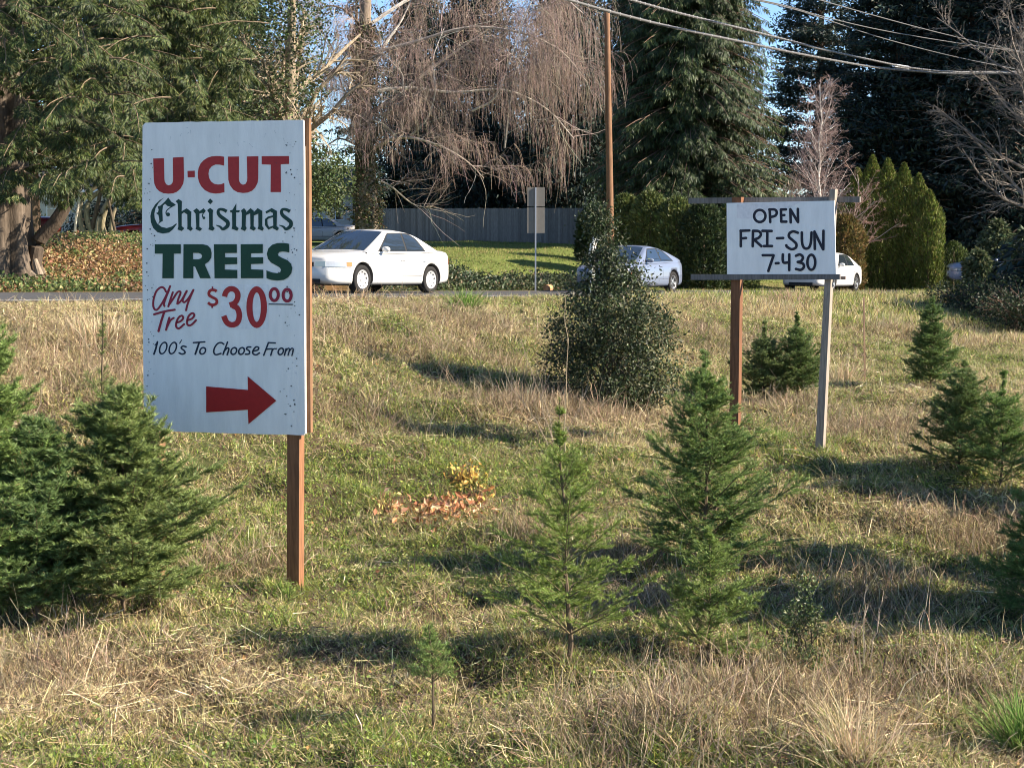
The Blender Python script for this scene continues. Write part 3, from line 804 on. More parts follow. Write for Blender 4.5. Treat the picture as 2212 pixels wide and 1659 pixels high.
GF = 'young christmas firs on the slope'
def fir_px(px, pybase, pytop, halfpx, seed, label, Yd=None, **kw):
    b = gp(px, pybase) if Yd is None else atz(px, Yd)
    s = F / b[1]
    kw.setdefault('nw', .0020 + .00016 * b[1])
    return make_fir('young_fir', b - np.array([0, 0, .01]), (pybase - pytop) / s, halfpx / s, seed, label, GF, **kw)
fir_px(-25, 1335, 640, 170, 1, 'dense tall fir cut off by the left edge of the picture', dense=1.45, ndens=330, tint=(1.05, 1.15, 1.0), leader=.05, step=.085, ndl=.042, nw=.0062)
fir_px(85, 1340, 900, 150, 14, 'low dense dark fir between the left edge and the widest bushy fir', dense=1.45, ndens=330, tint=(.8, .9, .9), leader=.05, step=.095, ndl=.042, nw=.0062)
fir_px(268, 1325, 835, 215, 2, 'wide bushy fir in front of the lower left corner of the U-CUT board', dense=1.45, ndens=330, leader=.05, tint=(1.05, 1.05, 1.05), step=.09, ndl=.042, nw=.0062)
fir_px(238, 1180, 632, 85, 3, 'thin fir with a long bare leader sticking up left of the U-CUT board', dense=.5, leader=.3, clear=.3, ndens=330, step=.16)
fir_px(1230, 1432, 835, 172, 4, 'open yellow-green fir with a dark trunk standing right of the leaf pile', dense=1.0, leader=.27, tint=(1.2, 1.2, .7), clear=.1, ndens=470, step=.13)
fir_px(1522, 1250, 735, 170, 5, 'tallest full fir left of the hours board posts', dense=1.4, leader=.17, ndens=440, tint=(.98, 1.06, .88), clear=.05, step=.115)
fir_px(1532, 1450, 1130, 112, 6, 'small loose fir just in front of the tallest full fir', dense=1.1, leader=.18, clear=.1, tint=(1.1, 1.12, .85), ndens=420, step=.15)
fir_px(937, 1585, 1335, 78, 7, 'seedling fir on a thin bare stem nearest the camera', dense=.5, leader=.3, clear=.42, tint=(1.0, 1.15, .95), ndens=300, step=.11, up=.9)
fir_px(1655, 872, 690, 62, 8, 'rounded bushy fir between the posts of the hours board, on the left', dense=1.5, leader=.3, tint=(.85, .9, .88), ndens=400, up=1.5, bv=(.6, 1.2))
fir_px(1725, 862, 660, 60, 9, 'rounded bushy fir just left of the right post of the hours board', dense=1.5, leader=.3, tint=(.75, .85, .75), ndens=400, up=1.3)
fir_px(2012, 842, 630, 62, 10, 'neat dark cone shaped fir high on the bank right of the hours board', dense=1.4, leader=.2, tint=(.75, .88, .7), ndens=400, bv=(.65, 1.15))
fir_px(2070, 1015, 775, 85, 11, 'dark fir standing partly behind the fir with the bare pale trunk', dense=1.2, leader=.14, tint=(.75, .86, .75), ndens=380)
fir_px(2160, 1060, 790, 100, 12, 'fir with an open top and bare pale trunk near the right edge', dense=1.1, leader=.3, tint=(.9, 1.05, .9), ndens=360)
fir_px(2250, 1340, 940, 130, 13, 'dark dense fir cut off by the right edge of the picture', dense=1.5, leader=.06, tint=(.7, .95, .8), ndens=420)
for x_, y_, H_, R__, sd_, lb_ in ((5.15, 10.25, 3.3, .85, 15, 'tall fir standing outside the picture to the right, nearest one'), (5.7, 11.6, 3.3, .8, 16, 'tall fir standing outside the picture to the right, middle one'), (6.6, 14.0, 2.4, .6, 17, 'fir standing outside the picture to the right, farthest one')):
    make_fir('young_fir', (x_, y_, float(hgt(x_, y_))), H_, R__, sd_, lb_, GF, dense=1.5, leader=.06, ndens=240, nw=.03)  # needles widened so these unseen firs cast denser shade

# ------------------------------------------------------------------ broadleaved evergreens (holly-like)
def make_shrub(name, base, prof, seed, label, nst, nleaf, lsize, cols, pr, cat='shrub', mt=None, group=None, stem=(.1, .085, .06), inner=.35, rootname='stems', lwr=.5, depth=.8):
    """prof: list of (height, left, right) half-plane outline in metres from the base"""
    rng = np.random.default_rng(seed)
    root = empty(name, base, label, cat, group)
    pr_ = np.array(prof, float); H = pr_[-1, 0]
    # leaf positions: clumps inside the outline volume
    nc = max(20, nleaf // 95)
    h = rng.uniform(pr_[0, 0], H, nc * 3)
    lo = np.interp(h, pr_[:, 0], pr_[:, 1]); hi = np.interp(h, pr_[:, 0], pr_[:, 2])
    wgt = (hi - lo); keep = rng.random(len(h)) < (wgt / wgt.max()) ** .7 + .08; h, lo, hi = h[keep][:nc], lo[keep][:nc], hi[keep][:nc]
    nc = len(h)
    a = rng.uniform(0, 2 * math.pi, nc); rr_ = rng.random(nc) ** inner
    rr_ = rr_ * (.72 + .55 * vnoise(a * 1.6 + 5, h * 2.6, seed))
    cx = (lo + hi) / 2 + (hi - lo) / 2 * rr_ * np.cos(a); cy = (hi - lo) / 2 * depth * rr_ * np.sin(a)
    Cc = np.stack([cx, cy, h], 1)
    P0 = np.zeros((nst, 3)); P0[:, :2] = rng.normal(size=(nst, 2)) * .05
    tgt = Cc[rng.choice(nc, nst)] * [[.9, .9, 1]]
    tt = np.linspace(0, 1, 7)[None, :, None]
    P = P0[:, None] * (1 - tt) + tgt[:, None] * tt; P[:, :, 2] = P[:, :, 2] ** 1.0; P[:, 1:-1] += rng.normal(size=(nst, 5, 3)) * .03 * H
    tw = MB(); tubes(tw, P, taper(np.full(nst, .006 * H + .004), 7, .2), 5, stem)
    pos, D, r, t = spawn(rng, P, .004, 7, .3, 1, rad(25), rad(60))
    P2 = path(rng, pos, D, H * .14, 4, -.1, .12); tubes(tw, P2, .0022, 3, stem, cap=False)
    tw.build(rootname, M_bark, root)
    k = rng.integers(0, nc, nleaf)
    cs = (H * .03 + .01) * (.6 + .9 * rng.random(nc))[k][:, None]
    C = Cc[k] + rng.normal(size=(nleaf, 3)) * cs
    out = unit(C - np.array([0, 0, H * .4]))
    Nn = unit(out * .4 + rdir(rng, nleaf) + np.array([0, 0, .4])); D = unit(np.cross(Nn, rdir(rng, nleaf)) + out * .2)
    Ls = lsize * rng.uniform(.55, 1.25, nleaf)
    tint = 1 + (rng.random(nc)[k][:, None] - .5) * .5
    mb = MB(); cards(mb, C, D, Nn, Ls, Ls * lwr, pick(rng, cols, pr, nleaf, .2, .07) * tint, fold=.2)
    mb.build('foliage', mt or M_gloss, root)
    return root
bb = gp(1325, 878); s = F / bb[1]
hol = [(.03, -90, 100), (.25, -140, 125), (.6, -145, 130), (.8, -120, 132), (1.05, -135, 115), (1.3, -120, 112), (1.48, -112, 98), (1.6, -98, 60), (1.68, -52, 52), (1.88, -46, 40), (2.0, -58, 10), (2.15, -60, -4), (2.3, -46, -12), (2.45, -52, -22), (2.62, -48, -30)]
make_shrub('broadleaf_bush', bb, [(h, a / s, b / s) for h, a, b in hol], 31, 'big dark glossy leaved evergreen bush on the bank below the road', 34, 30000, .05,
           [(.035, .055, .018), (.05, .075, .025), (.09, .10, .045), (.022, .035, .014), (.15, .15, .09)], [4, 4, 2, 3, 1.2], cat='bush')
b2 = gp(1735, 1445); s = F / b2[1]
make_shrub('holly_shrub', b2, [(h, a / s, b / s) for h, a, b in [(.03, -20, 20), (.12, -50, 55), (.25, -45, 45), (.4, -48, 40), (.5, -22, 28), (.56, -6, 8)]], 32,
           'small speckled holly like shrub with tiny shiny leaves in the foreground', 9, 1500, .026, [(.10, .14, .04), (.06, .09, .03), (.22, .24, .12)], [3, 3, 1], cat='shrub')

# ------------------------------------------------------------------ tufts, weeds, stakes
def tuft(name, base, n, h, spread, cols, label, cat, seed, w=.006, group=None, mt=None, lean=.35):
    rng = np.random.default_rng(seed)
    C = np.zeros((n, 3)); C[:, :2] = rng.normal(size=(n, 2)) * spread * .4; C[:, 2] = hgt(base[0] + C[:, 0], base[1] + C[:, 1]) - base[2] - .01
    D = unit(np.concatenate([C[:, :2] / spread * .6 + rng.normal(size=(n, 2)) * lean, np.ones((n, 1))], 1))
    a = rng.uniform(0, math.pi, n); S = np.stack([np.cos(a), np.sin(a), 0 * a], 1)
    L_ = h * rng.uniform(.45, 1.1, n)
    bend = np.concatenate([D[:, :2] * 1.2 + rng.normal(size=(n, 2)) * .2, -np.abs(rng.normal(size=(n, 1))) * .5], 1) * L_[:, None] * .35
    mb = MB(); blades(mb, C + base, D, S, L_, w * rng.uniform(.6, 1.2, n), bend, pick(rng, cols, [1] * len(cols), n, .18, .06))
    return tag(mb.build(name, mt or M_grass, None, base), label, cat, group)
BG = [(.16, .27, .05), (.22, .32, .08), (.11, .2, .04)]
tuft('grass_tuft', gp(2212, 1610), 380, .42, .14, BG, 'bright green grass tuft at the lower right edge', 'grass tuft', 41, .007, 'grass tufts')
tuft('grass_tuft', gp(1005, 662), 260, .42, .3, BG, 'bright green grass tuft on the road shoulder behind the bank top', 'grass tuft', 42, .014, 'grass tufts')
tuft('grass_tuft', gp(1690, 950), 120, .18, .1, [(.3, .38, .1), (.2, .3, .08)], 'small light green tuft left of the right post of the hours board', 'grass tuft', 43, .007, 'grass tufts')
tuft('grass_tuft', gp(620, 1290), 90, .15, .09, BG, 'short green tuft at the foot of the U-CUT sign post', 'grass tuft', 44, .006, 'grass tufts')
DR = [(.55, .43, .26), (.45, .34, .2), (.62, .5, .33)]
tuft('dry_grass_tuft', gp(1850, 1640), 260, .5, .2, DR, 'pale drooping dead grass tuft in the right foreground', 'dry grass', 45, .005, 'dry grass tufts')
tuft('dry_grass_tuft', gp(1820, 828), 240, .5, .35, DR, 'clump of upright dead stalks right of the hours board post', 'dry grass', 46, .009, 'dry grass tufts', lean=.15)
tuft('dry_grass_tuft', gp(1700, 655), 260, .45, 1.0, [(.5, .35, .24), (.42, .29, .2)], 'pinkish dead grass along the road edge under the hours board', 'dry grass', 47, .014, 'dry grass tufts')
tuft('dry_grass_tuft', gp(215, 740), 240, .5, .5, DR, 'straw coloured grass left of the U-CUT board below the road', 'dry grass', 48, .010, 'dry grass tufts')
tuft('dry_grass_tuft', gp(740, 655), 240, .35, 1.0, [(.5, .38, .22), (.38, .27, .15)], 'dry grass at the road edge under the white sedan', 'dry grass', 49, .012, 'dry grass tufts')

def stem_weed(name, base, tips, label, cat, r=.004, col=(.36, .27, .17), seed=0, twigs=0, group=None, tl=.12, head=False):
    """thin stems from the base to the given photo pixels"""
    rng = np.random.default_rng(seed)
    mb = MB(); Ps = []
    for (px, py, fx) in tips:
        tip = at(px, py, base[1]) ; b = base + np.array([fx, 0, 0]); b[2] = hgt(b[0], b[1]) - .01
        t = np.linspace(0, 1, 8)[:, None]
        P = b * (1 - t) + tip * t; P[1:-1] += rng.normal(size=(6, 3)) * .012 * np.linalg.norm(tip - b)
        Ps.append(P)
    Ps = np.array(Ps); tubes(mb, Ps, taper(np.full(len(Ps), r), 8, .35), 5, col)
    if twigs:
        pos, D, rr_, t = spawn(rng, Ps, r, twigs, .35, 1, rad(20), rad(50))
        L_ = tl * rng.uniform(.4, 1.2, len(pos)); P2 = path(rng, pos, D, L_, 4, -.06, .1); tubes(mb, P2, taper(np.full(len(pos), r * .5), 4, .4), 3, col, cap=False)
        if head:
            n = len(P2) * 8; C = P2[:, -1].repeat(8, 0) + rng.normal(size=(n, 3)) * .006
            tris(mb, C, rdir(rng, n), rdir(rng, n), .014, .004, np.array([.3, .22, .14]))
    return tag(mb.build(name, M_twig, None, base), label, cat, group)
GW = 'dead weed stalks'
stem_weed('dead_weed', gp(1865, 1445), [(1872, 1265, 0), (1840, 1345, -.05), (1905, 1300, .03)], 'pale branching dead weed standing in the dark shadow at right', 'weed', .005, (.4, .32, .24), 51, 8, GW, .1, True)
stem_weed('dead_weed', gp(1222, 985), [(1222, 640, 0)], 'tall thin bare whip rising in front of the dark evergreen bush', 'weed', .007, (.42, .34, .22), 52, 3, GW, .15)
stem_weed('dead_weed', gp(1200, 960), [(1125, 730, -.02), (1085, 790, -.08), (1160, 800, .0), (1275, 830, .05)], 'spray of bare leaning shoots left of the dark evergreen bush', 'weed', .006, (.34, .27, .19), 53, 7, GW, .25)
stem_weed('dead_weed', gp(82, 1345), [(-20, 1140, 0)], 'reddish cane leaning across the dark firs at left', 'weed', .006, (.4, .25, .17), 54, 0, GW)
stem_weed('dead_weed', gp(135, 1345), [(128, 1275, 0), (145, 1265, .03), (110, 1290, -.04)], 'short pale broken stalks below the left firs', 'weed', .004, (.6, .52, .42), 55, 0, GW)
stem_weed('dead_weed', gp(2060, 1500), [(2010, 1390, 0), (2090, 1410, .03), (2120, 1440, .05), (2035, 1330, -.02)], 'bare twiggy weed in the shade near the right edge', 'weed', .0035, (.4, .32, .22), 56, 6, GW, .1)
stem_weed('dead_weed', gp(1350, 870), [(1330, 700, 0), (1300, 640, -.1), (1370, 740, .1), (1265, 760, -.25)], 'thin pale shoots growing up through the evergreen bush', 'weed', .005, (.45, .36, .26), 57, 5, GW, .25)
sb = gp(1868, 828); mb = MB(); tp_ = at(1866, 642, sb[1])
obox(mb, sb, EX, EY, unit(tp_ - sb), (-.012, -.012, -.05), (.012, .012, np.linalg.norm(tp_ - sb)), (.42, .26, .16))
tag(mb.build('wooden_stake', M_wood, None, sb), 'thin brown wooden stake standing alone on the bank right of the hours board', 'stake')

def leafpile(px, py, n, rx, seed, label, cols, sz=.07, zh=.2):
    rng = np.random.default_rng(seed); b = gp(px, py)
    root = empty('leafy_sprout', b, label, 'sprout', 'yellow leaved sprouts')
    xy = rng.normal(size=(n, 2)) * rx * .45
    z = hgt(b[0] + xy[:, 0], b[1] + xy[:, 1]) - b[2] + rng.random(n) ** 2.5 * zh
    C = np.column_stack([xy, z]); Nn = unit(rdir(rng, n) + [0, -.3, .6]); D = unit(np.cross(Nn, rdir(rng, n))); L_ = sz * rng.uniform(.5, 1.2, n)
    mb = MB(); cards(mb, C, D, Nn, L_, L_ * .6, pick(rng, cols, [1] * len(cols), n, .2, .08), fold=.2); mb.build('leaves', M_leaf, root)
    P0 = np.column_stack([rng.normal(size=(14, 2)) * rx * .25, np.zeros(14)]); P = path(rng, P0, unit(rng.normal(size=(14, 3)) * .4 + [0, 0, 1]), .2, 5, 0, .1)
    mb = MB(); tubes(mb, P, .003, 4, (.2, .1, .06)); mb.build('stems', M_twig, root)
OC = [(.55, .27, .1), (.6, .36, .17), (.38, .16, .07), (.66, .46, .26), (.28, .13, .07)]
leafpile(958, 1118, 900, .55, 61, 'low pile of orange-brown leaves right of the U-CUT board', OC, zh=.17)
leafpile(1010, 1050, 170, .2, 62, 'bright yellow leaved sprout behind the orange leaf pile', [(.7, .45, .1), (.75, .55, .15)])
leafpile(838, 1108, 60, .16, 63, 'few pale yellow leaves left of the orange leaf pile', [(.7, .5, .2), (.6, .5, .15)])
leafpile(1040, 1090, 40, .14, 64, 'yellow sprout right of the orange leaf pile by a dark hole', [(.7, .45, .12), (.6, .5, .15)])
#@@BACK
# ------------------------------------------------------------------ cars
M_glass = mat('car_glass', rough=.04, spec=.9, attr=False, base=(.02, .028, .035), coat=.6)
M_rubber = mat('tyre_rubber', rough=.85, spec=.2, attr=False, base=(.025, .024, .023))
M_dark = mat('dark_trim', rough=.6, spec=.3, attr=False, base=(.012, .012, .013))
M_hub = mat('hubcap', rough=.3, spec=.6, attr=False, base=(.62, .62, .62), metal=.35)
M_hubd = mat('alloy_rim', rough=.35, spec=.6, attr=False, base=(.28, .29, .3), metal=.6)
M_lamp = mat('headlamp_glass', rough=.08, spec=.9, attr=False, base=(.33, .35, .37), coat=.8)
M_amber = mat('amber_lens', rough=.15, spec=.7, attr=False, base=(.75, .16, .02), coat=.6)
M_red = mat('red_lens', rough=.15, spec=.7, attr=False, base=(.5, .02, .02), coat=.6)
M_plate = mat('plate_metal', rough=.5, attr=False, base=(.6, .62, .66))
def car_paint(name, base): return mat(name, rough=.35, spec=.5, attr=False, base=base, coat=.7, metal=0.0)
PW = car_paint('white_paint', (.64, .63, .60)); PS = car_paint('silver_blue_paint', (.15, .18, .25)); PT = car_paint('champagne_paint', (.40, .36, .33)); PR = car_paint('dark_red_paint', (.16, .01, .012)); PG = car_paint('grey_blue_paint', (.25, .3, .4))

def interp(x, pts):
    a = np.array(pts, float); return np.interp(x, a[:, 0], a[:, 1])
def sint(x, pts):
    """smoothed piecewise profile"""
    return sum(interp(x + d, pts) for d in (-.09, -.045, 0, .045, .09)) / 5

def make_car(name, label, paint, pos, yaw, spec, group='cars on and beside the road', slope=0.0, hub=None, spokes=0):
    """local axes: x towards the front, y to the car's left, z up; origin on the ground under the middle"""
    root = empty(name, pos, label, 'car', group)
    root.rotation_euler = (0, slope, yaw)
    Lh, Wd = spec['L'] / 2, spec['W'] / 2
    xf, xr = spec['fa'], spec['ra']          # axle positions
    wr = spec['wr']
    top = spec['top']; belt = spec['belt']; roof = spec['roof']; bot = spec['bot']
    NX = 61; xs_ = np.linspace(-Lh, Lh, NX)
    def halfw(x):
        t = np.abs(x) / Lh
        return Wd * (1 - .34 * np.clip((t - .66) / .34, 0, 1) ** 2.4)
    prof = [(.0, 0, 1), (.80, 0, 1), (.95, .035, 1), (.99, .12, 1), (1.0, .25, 1), (1.0, .42, 1), (.992, .58, 1), (.985, .74, 1), (.955, .88, 1), (.90, .955, 1), (.78, .99, 1), (.4, 1.0, 1), (0, 1.0, 1)]
    rows = []
    for x in xs_:
        zt, zb, hw = sint(x, top), interp(x, bot), halfw(x)
        e = max(0, (abs(x) - (Lh - .10)) / .10)   # round the nose and tail
        r = []
        for fy, fz, _ in prof:
            z = zb + (zt - zb) * fz
            zz = zb + .5 * (zt - zb)
            z = zz + (z - zz) * (1 - .12 * e * e)
            crown = .03 * (1 - (fy) ** 2) if fz > .95 else 0
            r.append((x, hw * fy, z + crown))
        r = r + [(a, -b, c) for a, b, c in reversed(r[1:-1])]
        rows.append(r)
    Vb = np.array(rows); m = Vb.shape[1]
    mb = MB(); ii_ = np.arange(NX * m).reshape(NX, m)
    a = ii_[:-1]; b = ii_[1:]
    q = np.stack([a, b, np.roll(b, -1, 1), np.roll(a, -1, 1)], -1).reshape(-1, 4)
    mb.add(Vb.reshape(-1, 3), [q, ii_[0][None, :], ii_[-1][None, ::-1]])
    lower = mb.mesh(name + '_body', smooth=True)
    lo = bpy.data.objects.new('tmp', lower); COL.objects.link(lo); lower.materials.append(paint); lower.materials.append(M_dark)
    cut = MB()
    for xa in (xf, xr):
        n = 36; th = np.arange(n) * 2 * math.pi / n
        ra = wr * 1.17
        for sgn in (1, -1):
            y0, y1 = sgn * (Wd - .28), sgn * (Wd + .2)
            C0 = np.column_stack([xa + ra * np.cos(th), np.full(n, y0), wr + .01 + ra * np.sin(th)]); C1 = C0.copy(); C1[:, 1] = y1
            j = np.arange(n); k = (j + 1) % n
            qq = np.stack([j, k, k + n, j + n], 1)
            cap0, cap1 = np.arange(n)[None, ::-1], (np.arange(n) + n)[None]
            if sgn < 0: pass
            else: qq = qq[:, ::-1]; cap0, cap1 = cap0[:, ::-1], cap1[:, ::-1]
            cut.add(np.concatenate([C0, C1]), [qq[:, ::-1], cap0[:, ::-1], cap1[:, ::-1]])
    cm = cut.mesh('cut'); cm.materials.append(paint); cm.materials.append(M_dark)
    cm.polygons.foreach_set('material_index', np.ones(len(cm.polygons), np.int32))
    import bmesh
    for mm in (cm, lower):
        bmx = bmesh.new(); bmx.from_mesh(mm); bmesh.ops.remove_doubles(bmx, verts=bmx.verts, dist=1e-5)
        bmesh.ops.recalc_face_normals(bmx, faces=bmx.faces); bmx.to_mesh(mm); bmx.free()
    cobj = bpy.data.objects.new('cut', cm); COL.objects.link(cobj)
    md = lo.modifiers.new('b', 'BOOLEAN'); md.operation = 'DIFFERENCE'; md.object = cobj; md.solver = 'EXACT'
    try: md.material_mode = 'TRANSFER'
    except Exception: pass
    dg = bpy.context.evaluated_depsgraph_get(); dg.update()
    me = bpy.data.meshes.new_from_object(lo.evaluated_get(dg)); me.name = 'body'
    bpy.data.objects.remove(lo); bpy.data.objects.remove(cobj)
    me.polygons.foreach_set('use_smooth', np.ones(len(me.polygons), bool))
    body = bpy.data.objects.new('body', me); COL.objects.link(body); body.parent = root
    # cabin: one shell of windscreen slope, roof and rear slope
    x0, x1 = belt[0][0], belt[-1][0]
    xs2 = np.linspace(x0, x1, 41)
    zmax = max(p[1] for p in roof)
    tum = spec.get('tumble', .17)
    def wside(x, z):
        zb = interp(x, belt); f = np.clip((z - zb) / (zmax - zb + 1e-6), 0, 1)
        return halfw(x) * spec.get('cab', .93) - tum * f ** 1.15
    rows = []
    for x in xs2:
        zb = interp(x, belt) - .03; zt = max(sint(x, roof) if x0 + .1 < x < x1 - .1 else interp(x, roof), zb + .01)
        r = [(x, wside(x, zb + .03) + .004, zb)]
        for f in (.25, .5, .75, .93): z = zb + (zt - zb) * f; r.append((x, wside(x, z), z))
        yt = wside(x, zt)
        r += [(x, yt - .035, zt - .004), (x, yt * .75, zt + .018), (x, yt * .35, zt + .032), (x, 0, zt + .036)]
        r = r + [(a_, -b_, c_) for a_, b_, c_ in reversed(r[:-1])]
        rows.append(r)
    Vc = np.array(rows); m = Vc.shape[1]; ii_ = np.arange(len(xs2) * m).reshape(-1, m)
    a = ii_[:-1, :-1]; b = ii_[1:, :-1]; c = ii_[1:, 1:]; d = ii_[:-1, 1:]
    mb = MB(); mb.add(Vc.reshape(-1, 3), np.stack([a, b, c, d], -1).reshape(-1, 4)[:, ::-1])
    mb.build('cabin', paint, root, smooth=True)
    # side glass
    def side_pane(pts, off, nm, mt, parent=root):
        P = []
        for sgn in (1, -1):
            mb = MB()
            # fill the polygon with a fine strip grid so that it follows the curved side
            px = np.array(pts, float); xa, xb = px[:, 0].min(), px[:, 0].max()
            gx = np.linspace(xa + 1e-3, xb - 1e-3, 24)
            V = []
            for x in gx:
                zs = []
                for i in range(len(px)):
                    p, q_ = px[i], px[(i + 1) % len(px)]
                    if (p[0] - x) * (q_[0] - x) <= 0 and abs(p[0] - q_[0]) > 1e-9:
                        zs.append(p[1] + (q_[1] - p[1]) * (x - p[0]) / (q_[0] - p[0]))
                lo_, hi_ = min(zs), max(zs)
                for f in np.linspace(0, 1, 6):
                    z = lo_ + (hi_ - lo_) * f; V.append((x, sgn * (wside(x, z) + off), z))
            V = np.array(V); idx = np.arange(len(V)).reshape(-1, 6)
            qd = np.stack([idx[:-1, :-1], idx[1:, :-1], idx[1:, 1:], idx[:-1, 1:]], -1).reshape(-1, 4)
            mb.add(V, qd if sgn < 0 else qd[:, ::-1])
            P.append(mb.build(nm, mt, parent, smooth=True))
        return P
    for w_ in spec['windows']: side_pane(w_, .007, 'side_window', M_glass)
    side_pane(spec['trim'], .0035, 'window_trim', M_dark)
    # windscreen and rear glass laid on the shell
    def slope_glass(xa, xb, nm, inset=.9):
        gx = np.linspace(xa, xb, 12); V = []
        zs = [interp(x, roof) for x in gx]
        nrm = unit(np.array([-(zs[-1] - zs[0]), 0, (xb - xa)])) * np.sign(xb - xa)
        for x, zt0 in zip(gx, zs):
            zt = sint(x, roof) if x0 + .1 < x < x1 - .1 else interp(x, roof)
            yt = wside(x, zt) - .035
            for f in np.linspace(-1, 1, 13) * inset:
                g = abs(f); z = np.interp(g, [0, .35, .75, 1.0], [zt + .036, zt + .032, zt + .018, zt - .004])
                V.append(np.array([x, yt * f * 1.0, z]) + nrm * .008)
        V = np.array(V); idx = np.arange(len(V)).reshape(-1, 13)
        qd = np.stack([idx[:-1, :-1], idx[1:, :-1], idx[1:, 1:], idx[:-1, 1:]], -1).reshape(-1, 4)
        mb = MB(); mb.add(V, qd); return mb.build(nm, M_glass, root, smooth=True)
    slope_glass(*spec['wind'], 'windscreen'); slope_glass(*spec['rear'], 'rear_window')
    # door seams, bumper joint, moulding
    def body_y(x, z):
        zt, zb, hw = sint(x, top), interp(x, bot), halfw(x); f = (z - zb) / (zt - zb)
        return hw * np.interp(f, [p[1] for p in prof[2:11]], [p[0] for p in prof[2:11]])
    def strip(pts, w, off, nm, mt, sides=(1, -1)):
        for sgn in sides:
            P = np.array([(x, sgn * (body_y(x, z) + off), z) for x, z in pts])
            mb = MB(); tubes(mb, P, w, 5); mb.build(nm, mt, root)
    for d_ in spec['seams']: strip(d_, .0075, -.003, 'door_seam', M_dark)
    strip([(x, .42) for x in np.linspace(xr + wr * 1.3, xf - wr * 1.3, 10)], .014, 0, 'side_moulding', paint)
    strip([(x, .405) for x in np.linspace(xr + wr * 1.3, xf - wr * 1.3, 10)], .005, .002, 'moulding_shadow_strip', M_dark)  # dark strip stands for the shade under the moulding
    for e0, e1 in ((xf + wr * 1.2, Lh - .05), (-Lh + .05, xr - wr * 1.2)): strip([(x, spec['bz']) for x in np.linspace(e0, e1, 8)], .006, -.002, 'bumper_seam', M_dark)
    for hx in spec['handles']:
        for sgn in (1, -1):
            mb = MB(); y = sgn * (body_y(hx, .74) + .004); tubes(mb, np.array([(hx - .08, y, .745), (hx, y + sgn * .02, .75), (hx + .08, y, .745)]), .014, 6); mb.build('door_handle', paint, root)
    # mirrors
    for sgn in (1, -1):
        mx, mz = spec['mirror']; y = sgn * (wside(mx, mz) + .02)
        n = 10; u = np.linspace(0, math.pi, 7); vv = np.linspace(0, 2 * math.pi, n, endpoint=False)
        V = [(mx + .05 * math.sin(a_) * math.cos(b_) * 1.3, y + sgn * .09 + sgn * -.11 * math.cos(a_), mz + .03 + .07 * math.sin(a_) * math.sin(b_)) for a_ in u for b_ in vv]
        idx = np.arange(len(V)).reshape(7, n)
        mb = MB(); mb.add(V, np.stack([idx[:-1], idx[1:], np.roll(idx[1:], -1, 1), np.roll(idx[:-1], -1, 1)], -1).reshape(-1, 4))
        mb.build('mirror', paint, root, smooth=True)
    # lamps: patches of the body skin, wrapped round the corner
    def skin_patch(xa, xb, za, zb_, off, nm, mt, sides=(1, -1), wrap=None):
        for sgn in sides:
            V = []
            gx = np.linspace(xa, xb, 9)
            for x in gx:
                for z in np.linspace(za, zb_, 4): V.append((x, sgn * (body_y(x, z) + off), z))
            if wrap:                      # continue over the nose/tail
                xe = xb if abs(xb) > abs(xa) else xa
                ye = body_y(xe, (za + zb_) / 2); sg = np.sign(xe)
                rows_ = []
                for f in np.linspace(0.02, 1, 7):
                    for z in np.linspace(za, zb_, 4): rows_.append((xe + sg * (off * 1.0 + .0), sgn * ((ye + off) + (wrap - ye) * f), z))
                V = (V if abs(xb) > abs(xa) else V[::-1]) + rows_
                if abs(xa) > abs(xb):
                    V = np.array(V); k = len(gx) * 4; A = V[:k].reshape(-1, 4, 3)[:, ::-1]; V = np.concatenate([A.reshape(-1, 3), V[k:]])
            V = np.array(V); idx = np.arange(len(V)).reshape(-1, 4)
            qd = np.stack([idx[:-1, :-1], idx[1:, :-1], idx[1:, 1:], idx[:-1, 1:]], -1).reshape(-1, 4)
            mb = MB(); mb.add(V, qd); mb.build(nm, mt, root, smooth=False)
    h0, h1 = spec['head']
    skin_patch(Lh - .42, Lh - .005, h0, h1, .014, 'headlight', M_lamp, wrap=Wd * .34)
    skin_patch(Lh - .56, Lh - .41, h0 + .01, h1 - .005, .015, 'turn_signal', M_amber)
    t0, t1 = spec['tail']
    skin_patch(-Lh + .005, -Lh + .28, t0, t1, .008, 'tail_light', M_red, wrap=Wd * .42)
    # grille, lower intake, bumpers' dark slots, plate
    def nose(x, y0, y1, z0, z1, nm, mt, t=.012):
        mb = MB(); box(mb, (min(x, x + math.copysign(t, x)), y0, z0), (max(x, x + math.copysign(t, x)), y1, z1)); return mb.build(nm, mt, root)
    gz = (h0 + h1) / 2
    nose(Lh, -Wd * .3, Wd * .3, h0, h1 - .02, 'grille', M_dark)
    nose(Lh, -Wd * .5, Wd * .5, .22, .31, 'air_intake', M_dark)
    nose(Lh, -.16, .16, .40, .52, 'licence_plate', M_plate, .018)
    nose(-Lh, -.16, .16, .66, .78, 'licence_plate', M_plate, .018)
    mb = MB(); box(mb, (-Lh + .5, -Wd + .3, .17), (Lh - .5, Wd - .3, .30)); mb.build('underbody', M_dark, root)
    # wheels
    hubm = hub or M_hub
